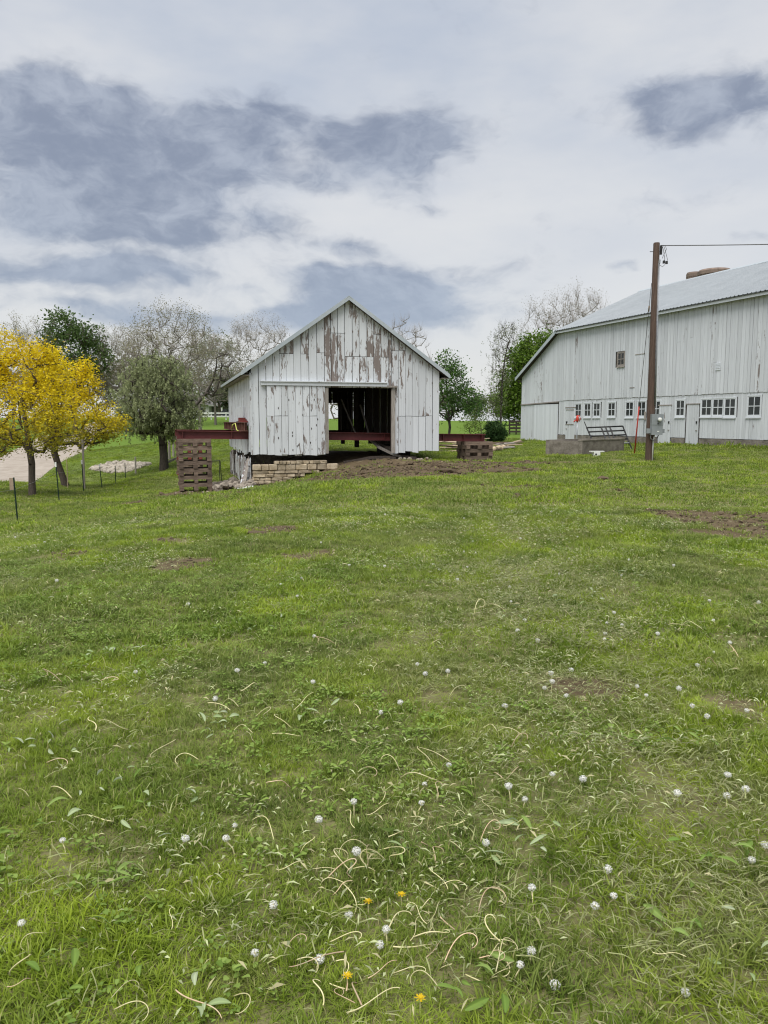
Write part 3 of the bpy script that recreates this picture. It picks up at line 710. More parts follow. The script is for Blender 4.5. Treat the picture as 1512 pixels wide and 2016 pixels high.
# crumpled white sheet
n = 9; uu, vv = np.meshgrid(np.linspace(0, 1, n), np.linspace(0, 1, n)); cx_, cy_ = BX(-.28, -.62)
X = cx_+(uu-.5)*.62*(1-.3*vv); Y = cy_+(vv-.5)*.5; Z = gz(X, Y)+.02+.13*fbm(uu*6, vv*6, 4, 2)
idx = np.arange(n*n).reshape(n, n)
tag(link('plastic_sheet', np_mesh('sheet', np.stack([X, Y, Z], -1).reshape(-1, 3), np.stack([idx[:-1, :-1], idx[:-1, 1:], idx[1:, 1:], idx[1:, :-1]], -1).reshape(-1, 4)), MATS['white_plastic']), 'crumpled white sheet on the ground at the left barn corner', 'sheet')
# black pipe frame behind the rubble
p0 = on(433, 935, 32.5); hgt = .92
mb = empty('pipe_stand', p0, .2, 'thin black pipe frame standing in the grass behind the left crib', 'frame')
MB().tube([(0, 0, -.05), (-.02, 0, hgt)], .016, 6).build('leg', MATS['black_metal'], mb); MB().tube([(.07, .05, -.05), (.02, .05, hgt)], .016, 6).build('leg', MATS['black_metal'], mb)
MB().tube([(-.34, 0, hgt-.02), (.03, .02, hgt+.01)], .015, 6).build('crossbar', MATS['black_metal'], mb)
# lumber heap and logs right of the barn
rl = random.Random(31)
for k in range(34):
    px = rl.uniform(872, 1000); d = rl.uniform(38.5, 41.5); a = P(px, 885, d); g = GZ(a.x, a.y); ln = rl.uniform(.8, 2.4); an = rl.uniform(-.5, .6); lay = rl.uniform(.03, .66 if px < 935 else .40)
    e = MB().beam((-ln/2, 0, 0), (ln/2, 0, rl.uniform(-.12, .14)), rl.uniform(.08, .22), rl.uniform(.025, .06)).build('scrap_board', MATS[rl.choice(('lumber', 'lumber', 'grey_wood', 'crib_wood'))], None, loc=(a.x, a.y, g+lay), rot=(rl.uniform(-.3, .3), 0, an))
    tag(e, 'pale scrap board in the lumber heap right of the small barn', 'board', 'scrap boards in the heap')
for (pa, pb, lab) in (((966, 886, 38), (1004, 878, 43), 'thick pale log lying at the right end of the scrap lumber heap'), ((985, 884, 40), (1024, 873, 47), 'long thin pole lying beyond the thick log towards the big barn')):
    a = on(*pa); b = on(*pb); a.z += .12; b.z += .12
    tag(MB().tube([a, a.lerp(b, .5)+Vector((.03, 0, .03)), b], [.13, .12, .10], 9).build('log', MATS['lumber'], None, True), lab, 'log', 'logs by the lumber heap')
e = on(1018, 905, 25); 
bent_plank('plank', [on(869, 912, 29.3)+Vector((0, 0, .04)), on(882, 914, 29.0)+Vector((0, 0, .03))], .07, .025, 'lumber', 'small pale plank lying in the grass before the right barn wall', 'plank')
for k in range(14):
    s_ = rr.uniform(5.7, 7.1); l_ = rr.uniform(-.35, .1); o = rock(s_, l_, rr.uniform(.05, .1), -.01, 'flat pale stone of the old footing under the right barn wall'); o['group'] = 'footing stones under the right wall'; o.data = rr.choice(rocks)

# ---------------------------------------------------------------- big white barn
rg = random.Random(77)
big = empty('big_barn', (GP[0], GP[1], 0), GR, 'long tall white barn with grey metal roof and a row of small windows', 'barn')
def GS(px):                                            # along-wall distance of a pixel column
    k = (px-CX)/F; return (k*GP[1]-GP[0])/(gx[0]-k*gx[1])
def GZp(px, py): s_ = GS(px); return P(px, py, GX(s_, 0)[1]).z
ZF, ZS, ZW, GLEN, GRUN, ZRDG = .82, 2.88, 7.12, 21.5, 5.94, 9.95
wins = [(1136, .62, .78), (1154, .62, .78), (1172, .62, .78), (1201, .64, .78), (1236, .64, .80), (1259.5, .64, .80), (1288, .64, .8), (1335, .60, .80), (1386, .66, .80), (1408.5, .66, .80), (1432, .66, .82), (1479, .72, .88)]
winbox = []
for (px, w, h) in wins:
    s_ = GS(px); zt = 2.66 if px < 1470 else 2.72; winbox.append((s_-w/2, s_+w/2, zt-h, zt))
doors = [(GS(1112.5), GS(1130), .30, 2.42, 'dutch'), (GS(1294), GS(1317.5), .42, 2.40, 'plain'), (GS(1348.5), GS(1372), .44, 2.42, 'plain')]
def gboard(poly, y0, y1, peel, name='board', parent=None, m='big_barn_paint'):
    o = MB().xz(poly, y0, y1).build(name, MATS[m], parent or big); o['peel'] = peel; return o
# upper boards
upw = (GS(1217)-.36, GS(1217)+.36, GZp(1217, 722), GZp(1217, 692))
s = 0.0
while s < GLEN:
    w = rg.uniform(.19, .26); s1 = s+w; g = rg.choice((.007, .010, .012, .016, .026)); off = rg.uniform(0, .01); peel = .03+.10*rg.random()**2+(.22 if rg.random() < .07 else 0)
    sl = rg.uniform(-.004, .004)
    parts = [(ZS+.02-rg.uniform(0, .03), ZW)]
    m = (s+s1)/2
    if upw[0]-.05 < m < upw[1]+.05: parts = [(ZS+.02, upw[2]-.02), (upw[3]+.02, ZW)]
    elif rg.random() < .12: c = rg.uniform(3.6, 5.8); parts = [(parts[0][0], c), (c+.01, ZW)]
    for z0, z1 in parts: gboard([(s+g/2, z0), (s1-g/2, z0), (s1-g/2, z1), (s+g/2, z1)], -.05-off, -.025, peel)
    s = s1
# lower boards
s = .02
while s < GLEN:
    w = rg.uniform(.13, .20); s1 = s+w; m = (s+s1)/2; g = rg.choice((.005, .008, .008, .012, .018)); off = rg.uniform(0, .006); peel = .02+.09*rg.random()**2
    zt = ZS-.02; spans = [(ZF-rg.uniform(0, .03), zt)]
    for (a, b, c, d_) in winbox:
        if a-.06 < m < b+.06: spans = [(ZF-.01, c-.05), (d_+.05, zt)]
    for (a, b, c, d_, ty) in doors:
        if a-.02 < m < b+.02: spans = [(d_+.03, zt)]
    for z0, z1 in spans:
        if z1-z0 > .04: gboard([(s+g/2, z0), (s1-g/2, z0), (s1-g/2, z1), (s+g/2, z1)], -.028-off, -.004, peel)
    s = s1
# dark backing inside the wall (keeps light out of the gaps) and the rest of the shell
MB().box(0, GLEN, .02, .06, ZF, ZW).build('wall_core', MATS['dark_wood'], big)
MB().box(GLEN-.04, GLEN, .07, 2*GRUN, .2, ZW).build('end_wall', MATS['big_barn_paint'], big)
MB().quadprism([(GLEN-.04, .05, ZW+.001), (GLEN-.04, 2*GRUN, ZW+.001), (GLEN-.04, GRUN, ZRDG-.12)], [(GLEN, .05, ZW+.001), (GLEN, 2*GRUN, ZW+.001), (GLEN, GRUN, ZRDG-.12)]).build('end_gable', MATS['big_barn_paint'], big)
MB().quadprism([(0, .05, ZW+.001), (0, 2*GRUN, ZW+.001), (0, GRUN, ZRDG-.12)], [(.04, .05, ZW+.001), (.04, 2*GRUN, ZW+.001), (.04, GRUN, ZRDG-.12)]).build('end_gable', MATS['big_barn_paint'], big)
MB().box(0, GLEN, 2*GRUN-.05, 2*GRUN, .2, ZW-.01).build('back_wall', MATS['big_barn_paint'], big)
MB().box(-4.4, -.0, 2*GRUN-.05, 2*GRUN, .1, 4.5).build('back_wall', MATS['big_barn_paint'], big)
# concrete footing, broken at the doors
fs = [(-.05, doors[0][0]-.03), (doors[0][1]+.03, doors[1][0]-.02), (doors[1][1]+.12, doors[2][0]-.10), (doors[2][1]+.10, GLEN)]
for a, b in fs:
    MB().box(a, b, -.06, .12, -.3, ZF-.035).build('footing', MATS['concrete'], big)
# windows: frame, sash bars, panes
def window(a, b, c, d_, parent=None, m='trim_paint', yo=-.05):
    f = MB().box(a-.05, a, yo, -.002, c-.06, d_+.05).box(b, b+.05, yo, -.002, c-.06, d_+.05).box(a, b, yo, -.002, d_, d_+.05).box(a-.0, b+.0, yo, -.002, c-.06, c).build('window', MATS[m], parent or big); f['peel'] = .02
    sl_ = MB().box(a-.06, b+.06, yo-.035, yo-.002, c-.10, c-.055).build('sill', MATS[m], f); sl_['peel'] = .05
    mx = (a+b)/2; mz = (c+d_)/2
    fr = MB().box(a, a+.045, yo+.012, -.004, c, d_).box(b-.045, b, yo+.012, -.004, c, d_).box(a+.045, b-.045, yo+.012, -.004, d_-.045, d_).box(a+.045, b-.045, yo+.012, -.004, c, c+.06).build('sash', MATS[m], f); fr['peel'] = .02
    br = MB().box(mx-.018, mx+.018, yo+.014, -.004, c+.06, d_-.045).box(a+.045, mx-.018, yo+.014, -.004, mz-.018, mz+.018).box(mx+.018, b-.045, yo+.014, -.004, mz-.018, mz+.018).build('glazing_bar', MATS[m], f); br['peel'] = .02
    for (x0, x1) in ((a+.045, mx-.018), (mx+.018, b-.045)):
        for (z0, z1) in ((c+.06, mz-.018), (mz+.018, d_-.045)):
            MB().box(x0, x1, yo+.028, yo+.034, z0, z1).build('pane', MATS['dark_glass'], f)
    return f
for wb in winbox: window(*wb)
window(upw[0]+.08, upw[1]-.08, upw[2]+.06, upw[3]-.06, m='grey_wood', yo=-.085)
# doors
for (a, b, c, d_, ty) in doors:
    dr = MB().box(a, b, .0, .018, c+.1, d_).build('door', MATS['dark_wood'], big)
    x = a
    while x < b-.03:
        w = min(rg.uniform(.13, .2), b-x); w = b-x if b-x-w < .06 else w
        zc = c+rg.uniform(-.05, .10)
        for z0, z1 in ([(zc, 1.38), (1.39, d_)] if ty == 'dutch' else [(zc, d_)]):
            o = MB().xz([(x+.004, z0+rg.uniform(0, .05)*(z0 == zc)), (x+w-.004, z0), (x+w-.004, z1), (x+.004, z1)], -.045-rg.uniform(0, .006), -.002).build('door_board', MATS['big_barn_paint'], dr); o['peel'] = .05+.12*rg.random()
        x += w
    o = MB().box(a-.06, b+.06, -.068, -.03, d_+.005, d_+.055).build('door_head', MATS['grey_wood'], dr)
    hx = b-.10 if ty == 'plain' else a+.10
    MB().box(hx-.04, hx+.04, -.075, -.053, 1.5, 1.62).build('latch', MATS['black_metal'], dr); MB().box(hx-.05, hx+.05, -.075, -.053, 1.15, 1.19).build('latch', MATS['grey_wood'], dr)
    if ty == 'dutch':
        for z in (1.42, 2.3): MB().box(a+.02, b-.1, -.07, -.053, z, z+.04).build('hinge', MATS['grey_wood'], dr)
        MB().beam((a+.02, -.065, 1.42), (a+.22, -.065, 1.60), .012, .03).build('latch', MATS['black_metal'], dr)
# small fittings on the long wall
s_ = GS(1406); o = MB().box(s_-.15, s_+.15, -.085, -.062, GZp(1406, 729), GZp(1406, 715)).build('vent', MATS['trim_paint'], big)
for k in range(4): MB().box(s_-.13, s_+.13, -.098, -.086, GZp(1406, 728)+.06+k*.07, GZp(1406, 728)+.09+k*.07).build('slat', MATS['trim_paint'], o)
for (p0x, p1x, py) in ((1244, 1263, 699), (1236, 1245, 764)): MB().box(GS(p0x), GS(p1x), -.075, -.062, GZp(p0x, py), GZp(p0x, py)+.035).build('cleat', MATS['grey_wood'], big)
MB().box(GS(1267), GS(1267)+.10, -.10, -.05, 1.70, 2.12).build('meter_box', MATS['grey_wood'], big)
MB().beam((GS(1266.5), -.08, .9), (GS(1266.5), -.08, 1.7), .03, .03, (0, 1, 0)).build('conduit', MATS['galvanised'], big)
# projecting band where the upper siding overlaps the lower
MB().box(0, GLEN, -.024, -.005, ZS-.02, ZS+.06).build('band', MATS['grey_wood'], big)
# eave fascia and ribbed roof sheets
o = MB().box(-.1, GLEN+.2, -.36, -.33, ZW-.16, ZW+.0).build('fascia', MATS['trim_paint'], big); o['peel'] = .05
MB().box(-.1, GLEN+.2, -.33, -.02, ZW-.03, ZW-.01).build('soffit', MATS['trim_paint'], big)
slp = (ZRDG-.06-ZW-.2)/GRUN
def gsheet(x0, x1, front=True):
    mb = MB(); n = 4; w = x1-x0; pts = []
    for k in range(n):
        a = x0+w*k/n; pts += [(a, 0), (a+w/n*.70, 0), (a+w/n*.78, .03), (a+w/n*.92, .03)]
    pts.append((x1, 0)); nz = 6
    for (xx, h) in pts:
        for j in range(nz+1):
            q = j/nz; yy = -.45+(GRUN+.45)*q; zz = ZW+.2+slp*yy+h+(.03*math.sin(xx*.35))*q
            mb.v.append((xx, yy if front else 2*GRUN-yy, zz))
    for k in range(len(pts)-1):
        for j in range(nz): a = k*(nz+1)+j; mb.f.append((a, a+nz+1, a+nz+2, a+1))
    return mb.build('roof_sheet', MATS['roof_metal'], roofg)
roofg = MB().quadprism([(-.12, -.40, ZW-.04), (-.12, GRUN, ZRDG-.16), (-.12, 2*GRUN+.4, ZW-.04)], [(GLEN+.2, -.40, ZW-.04), (GLEN+.2, GRUN, ZRDG-.16), (GLEN+.2, 2*GRUN+.4, ZW-.04)]).build('roof', MATS['dark_wood'], big)
x = -.15
while x < GLEN+.1: gsheet(x, x+.95); gsheet(x, x+.95, False); x += .95
MB().yz([(GRUN-.2, ZRDG-.025-.2*slp), (GRUN, ZRDG+.0), (GRUN+.2, ZRDG-.025-.2*slp), (GRUN+.2, ZRDG-.06-.2*slp), (GRUN, ZRDG-.05), (GRUN-.2, ZRDG-.06-.2*slp)], -.14, GLEN+.25).build('ridge_cap', MATS['roof_trim'], big)
# lean-to at the far end: same wall plane, roof falling away from the main barn
LL, ZL = 4.4, 4.55
def lz(s_): return ZL+(ZW-.02-ZL)*(s_+LL)/LL
s = -LL
while s < -.01:
    w = rg.uniform(.19, .25); s1 = min(s+w, 0); g = .008; off = rg.uniform(0, .01); zlow = 2.75+.10*(s+LL)/LL
    gboard([(s+g/2, zlow), (s1-g/2, zlow), (s1-g/2, lz(s1)), (s+g/2, lz(s))], -.05-off, -.025, .05+(.30 if -3.1 < s < -1.9 else .08*rg.random()))
    s = s1
MB().xz([(-LL, .2), (0, .2), (0, lz(0)-.05), (-LL, lz(-LL)-.05)], .02, .06).build('wall_core', MATS['dark_wood'], big)  # dark sheet added behind the lean-to boards, keeps light out of their gaps
MB().box(-LL, -LL+.04, .07, 2*GRUN, .1, ZL-.02).build('end_wall', MATS['big_barn_paint'], big)
sd2 = MB().box(-LL+.1, -.1, -.035, -.0, .4, 2.7).build('sliding_door', MATS['dark_wood'], big)
s = -LL+.02
while s < -.03:
    w = rg.uniform(.17, .23); s1 = min(s+w, -.03); new = s > -2.9
    o = MB().xz([(s+.005, .26+rg.uniform(0, .05)), (s1-.005, .26+rg.uniform(0, .05)), (s1-.005, 2.69), (s+.005, 2.69)], -.075-(.02 if new else rg.uniform(0, .01)), -.04).build('door_board', MATS['big_barn_paint' if not new else 'trim_paint'], sd2); o['peel'] = .0 if new else .12
    s = s1
o = MB().beam((-LL+.02, -.10, 2.72), (.02, -.10, 2.82), .06, .07).build('door_track', MATS['grey_wood'], sd2)
lean = MB().quadprism([(-LL-.25, -.30, ZL-.16), (-LL-.25, 2*GRUN+.3, ZL-.16), (.0, 2*GRUN+.3, ZW-.02), (.0, -.30, ZW-.02)], [(-LL-.25, -.30, ZL-.08), (-LL-.25, 2*GRUN+.3, ZL-.08), (.0, 2*GRUN+.3, ZW+.06), (.0, -.30, ZW+.06)]).build('lean_to_roof', MATS['dark_wood'], big)
y = -.36
while y < 2*GRUN+.3:
    mb = MB(); n = 4; w = .95; pts = []
    for k in range(n): a = y+w*k/n; pts += [(a, 0), (a+w/n*.7, 0), (a+w/n*.78, .03), (a+w/n*.92, .03)]
    pts.append((y+w, 0))
    for (yy, h) in pts: mb.v += [(-LL-.30, yy, ZL-.085+h), (.05, yy, ZW+.085+h)]
    for k in range(len(pts)-1): mb.f.append((2*k, 2*k+1, 2*k+3, 2*k+2))
    mb.build('roof_sheet', MATS['roof_metal'], lean); y += w
MB().xz([(-LL-.33, ZL-.24), (.02, ZW-.12), (.02, ZW+.12), (-LL-.33, ZL-.03)], -.40, -.372).build('rake_trim', MATS['roof_trim'], big)
# silos behind the ridge
def silo(px0, px1, pyt, d, label):
    a = P(px0, pyt, d); b = P(px1, pyt, d); r = (b.x-a.x)/2; c = (a+b)/2; zt = c.z; g = GZ(c.x, c.y)
    e = empty('silo', (c.x, c.y+r, g), 0, label, 'silo', 'silos behind the big barn'); n = 22
    MB().tube([(0, 0, -.3), (0, 0, zt-g-.25)], r*.97, n).build('wall', MATS['silo'], e)
    MB().tube([(0, 0, zt-g-.24), (0, 0, zt-g), (0, 0, zt-g+.12)], [r*1.01, r*1.01, r*.92], n).build('rim', MATS['silo'], e)
    for k in range(n):
        an = 2*math.pi*(k+.5)/n; MB().box(-.05, .05, -.02, .03, max(0, zt-g-5), zt-g-.26).build('stave', MATS['silo'], e, loc=(math.cos(an)*r*.97, math.sin(an)*r*.97, 0), rot=(0, 0, an+math.pi/2))
silo(1358, 1388, 537, 62, 'smaller brown silo top showing behind the big barn ridge')
silo(1388, 1452, 529, 58, 'wider brown silo top behind the big barn ridge, right of the smaller one')

# ---------------------------------------------------------------- power pole
pb = on(1278, 907, 29.5); pole = empty('utility_pole', pb, 0, 'brown wooden utility pole with grey meter box before the big barn', 'utility pole')
PH = P(1288, 478, 29.5).z-pb.z; lean_ = P(1288, 478, 29.5).x-pb.x
lean_ -= 0.0
def pp(h, dx=0, dy=0): return (lean_*.35*h/PH+dx, dy, h)
MB().tube([pp(-.5), pp(0), pp(PH*.5), pp(PH-.03), pp(PH)], [.16, .155, .135, .115, .105], 16).build('pole', MATS['pole_wood'], pole, True)
MB().tube([pp(2.1, .135, -.07), pp(PH*.5, .115, -.06), pp(PH-.75, .095, -.05)], .032, 8).build('conduit', MATS['galvanised'], pole, True)
MB().tube([pp(2.1, .085, -.14), pp(PH*.5, .07, -.12), pp(PH-.75, .06, -.10)], .022, 8).build('conduit', MATS['cable'], pole, True)
MB().tube([pp(PH-.75, .095, -.06), pp(PH-.62, .10, -.07)], [.05, .045], 8).build('weatherhead', MATS['galvanised'], pole)
hw = MB().box(.05, .12, -.16, -.09, PH-.45, PH-.12).build('bracket', MATS['black_metal'], pole)
MB().tube([pp(PH-.32, -.24), pp(PH-.32, .2)], .012, 6).build('bolt', MATS['black_metal'], pole)
bx0, bx1 = -.085, .325
box = MB().box(bx0, bx1, -.40, -.19, .98, 1.76).build('meter_cabinet', MATS['box_grey'], pole)
MB().box(bx0-.012, bx1+.012, -.412, -.402, 1.36, 1.75).build('cabinet_cover', MATS['box_grey'], box)
MB().tube([(bx0+.26, -.405, 1.56), (bx0+.26, -.47, 1.56)], .085, 18).build('meter_ring', MATS['galvanised'], box); MB().tube([(bx0+.26, -.472, 1.56), (bx0+.26, -.53, 1.56), (bx0+.26, -.545, 1.56)], [.070, .066, .03], 18).build('meter_glass', MATS['white_plastic'], box)
MB().box(bx0+.20, bx0+.24, -.43, -.414, 1.38, 1.44).build('latch', MATS['black_metal'], box); MB().box(bx0+.10, bx0+.20, -.404, -.4015, 1.70, 1.73).build('sticker', MATS['white_plastic'], box); MB().box(bx0+.20, bx0+.28, -.404, -.4015, 1.10, 1.13).build('sticker', MATS['white_plastic'], box)
MB().box(bx1+.005, bx1+.10, -.33, -.2, 1.05, 1.20).build('side_box', MATS['box_grey'], pole); MB().box(bx0-.16, bx0-.005, -.33, -.2, 1.04, 1.22).build('side_box', MATS['box_grey'], pole)
MB().tube([(bx0+.02, -.28, .98), (bx0+.0, -.28, .86), (bx0+.12, -.28, .76), (bx0+.24, -.28, .80), (bx0+.30, -.28, .98)], .02, 8).build('loop_cable', MATS['cable'], pole, True)
MB().tube([(.06, -.17, -.1), (.065, -.175, .75), (.10, -.20, .98)], .022, 8).build('conduit', MATS['white_plastic'], pole, True)
# overhead wire and drip loops
top = Vector(pb)+Vector(pp(PH-.12, .12, -.1)); e1 = P(1512, 474, 27.0); dirw = (e1-top); far_ = top+dirw*5.5
pts = [top.lerp(far_, k/24)+Vector((0, 0, -1.1*4*(k/24)*(1-k/24)*.18)) for k in range(25)]
tag(MB().tube(pts, .016, 6).build('overhead_cable', MATS['cable'], None, True), 'grey overhead cable running right from the top of the utility pole', 'cable')
for k, (dx, dz) in enumerate(((.26, -.70), (.36, -.72), (.20, -.58))):
    MB().tube([pp(PH-.10, .16+.06*k, -.1), pp(PH-.25, .22+.06*k, -.1), pp(PH+dz+.1, dx+.03, -.1), pp(PH+dz, dx, -.1)], .009, 6).build('drip_loop', MATS['cable'], pole, True)
    if k < 2: MB().tube([pp(PH+dz+.04, dx, -.1), pp(PH+dz-.06, dx, -.1)], [.045, .05], 8).build('connector', MATS['black_metal'], pole)
MB().tube([pp(PH-.80, .30, -.1), pp(PH-.88, .22, -.09), pp(PH-.80, .10, -.06)], .009, 6).build('drip_loop', MATS['cable'], pole, True)
# guy wire with red guard
gb = on(1249, 888, 32.6); gtop = Vector(pb)+Vector(pp(PH*.82, -.13, .02)); ga = gb+(gtop-gb)*.30
gw = empty('guy_wire', gb, 0, 'guy wire with a long red guard sleeve left of the utility pole', 'guy wire')
MB().tube([Vector((0, 0, -.1)), ga-gb], [.032, .026], 8).build('guard_sleeve', MATS['red_paint'], gw, True)
MB().tube([ga-gb, (gtop-gb)*.86, gtop-gb], .010, 6).build('wire', MATS['cable'], gw, True); MB().tube([(gtop-gb)*.85, (gtop-gb)*.88], .03, 8).build('insulator', MATS['tan_board'], gw, True)

# ---------------------------------------------------------------- yard things before the big barn
c0 = on(1146, 897, 32.2); cr = P(1228, 893, 35.0); cl_ = P(1097, 889, 33.6)
ang = math.atan2(cr.y-c0.y, cr.x-c0.x); tr = empty('concrete_tank', c0, ang, 'low square concrete stock tank with stained walls before the big barn', 'stock tank')
LX = math.hypot(cr.x-c0.x, cr.y-c0.y); LY = 1.75; zt = P(1147, 868, 32.2).z-c0.z
MB().box(0, LX, 0, .18, -.4, zt).build('wall', MATS['concrete'], tr); MB().box(0, LX, LY-.18, LY, -.4, zt+.02).build('wall', MATS['concrete'], tr)
MB().box(0, .18, .182, LY-.182, -.4, zt-.004).build('wall', MATS['concrete'], tr); MB().box(LX-.18, LX, .182, LY-.182, -.4, zt-.004).build('wall', MATS['concrete'], tr)
MB().box(.18, LX-.18, .182, LY-.182, -.4, zt-.2).build('bottom', MATS['concrete'], tr)
MB().box(-.02, LX+.02, -.025, .20, zt+.001, zt+.05).build('rim', MATS['concrete'], tr)
# dark pipe gate leaning at the tank
gd = 36.4
q = {k: P(*v) for k, v in dict(tl=(1155, 842, gd+.3), tr=(1226, 839, gd+.3), br=(1246, 889.5, gd-.7), bl=(1177, 892, gd-.7)).items()}
gt = empty('pipe_gate', q['br'], 0, 'dark grey metal pipe gate leaning behind the concrete tank', 'gate')
rel = {k: v-q['br'] for k, v in q.items()}
for k, f_ in enumerate((0, .17, .34, .50, .66, 1.0)):
    MB().tube([rel['tl'].lerp(rel['bl'], f_), rel['tr'].lerp(rel['br'], f_)], .035, 8).build('rail', MATS['galvanised' if k in (4, 5) else 'black_metal'], gt, True)
for f_ in (0, 1): MB().tube([rel['tl'].lerp(rel['tr'], f_), rel['bl'].lerp(rel['br'], f_)], .035, 8).build('stile', MATS['black_metal'], gt, True)
for f_ in (.40, .52, .64): MB().beam(rel['tl'].lerp(rel['tr'], f_), rel['bl'].lerp(rel['br'], f_-.02), .07, .03, (0, 1, 0)).build('brace', MATS['black_metal'], gt)
MB().beam(rel['tr'].lerp(rel['br'], .62), rel['bl'].lerp(rel['br'], .99), .05, .02, (0, 1, 0)).build('brace', MATS['galvanised'], gt)
MB().tube([rel['tl'], rel['tl']+Vector((-.12, 0, .28))], .02, 6).build('hook', MATS['black_metal'], gt)
# red yard hydrant
hb = on(1135.5, 866, 38.5); ht = P(1135.5, 818, 38.5).z-hb.z
hy = empty('yard_hydrant', hb, 0, 'yard hydrant with red head before the big barn door', 'hydrant')
MB().tube([(0, 0, -.2), (0, 0, ht-.3)], .028, 8).build('standpipe', MATS['galvanised'], hy, True)
MB().tube([(0, 0, ht-.32), (0, 0, ht-.22), (0, 0, ht-.1), (0, 0, ht)], [.05, .075, .07, .04], 10).build('head', MATS['red_paint'], hy, True)
MB().tube([(0, 0, ht-.22), (-.12, 0, ht-.25), (-.17, 0, ht-.33)], .03, 8).build('spout', MATS['red_paint'], hy, True); MB().tube([(0, 0, ht), (.10, 0, ht+.0), (.15, 0, ht-.15), (.10, 0, ht-.30)], .018, 8).build('handle', MATS['red_paint'], hy, True)
# white plastic float box
wbp = on(1174, 897, 31.6); wb_ = empty('white_tub', wbp, .1, 'white plastic tub with side flanges in the grass at the concrete tank', 'tub')
MB().box(-.14, .12, -.12, .12, -.02, .17).build('body', MATS['white_plastic'], wb_); MB().box(-.28, .30, -.10, .10, .171, .215).build('flange', MATS['white_plastic'], wb_); MB().tube([(-.06, -.121, .08), (-.06, -.13, .08)], .04, 10).build('hole', MATS['black_metal'], wb_)

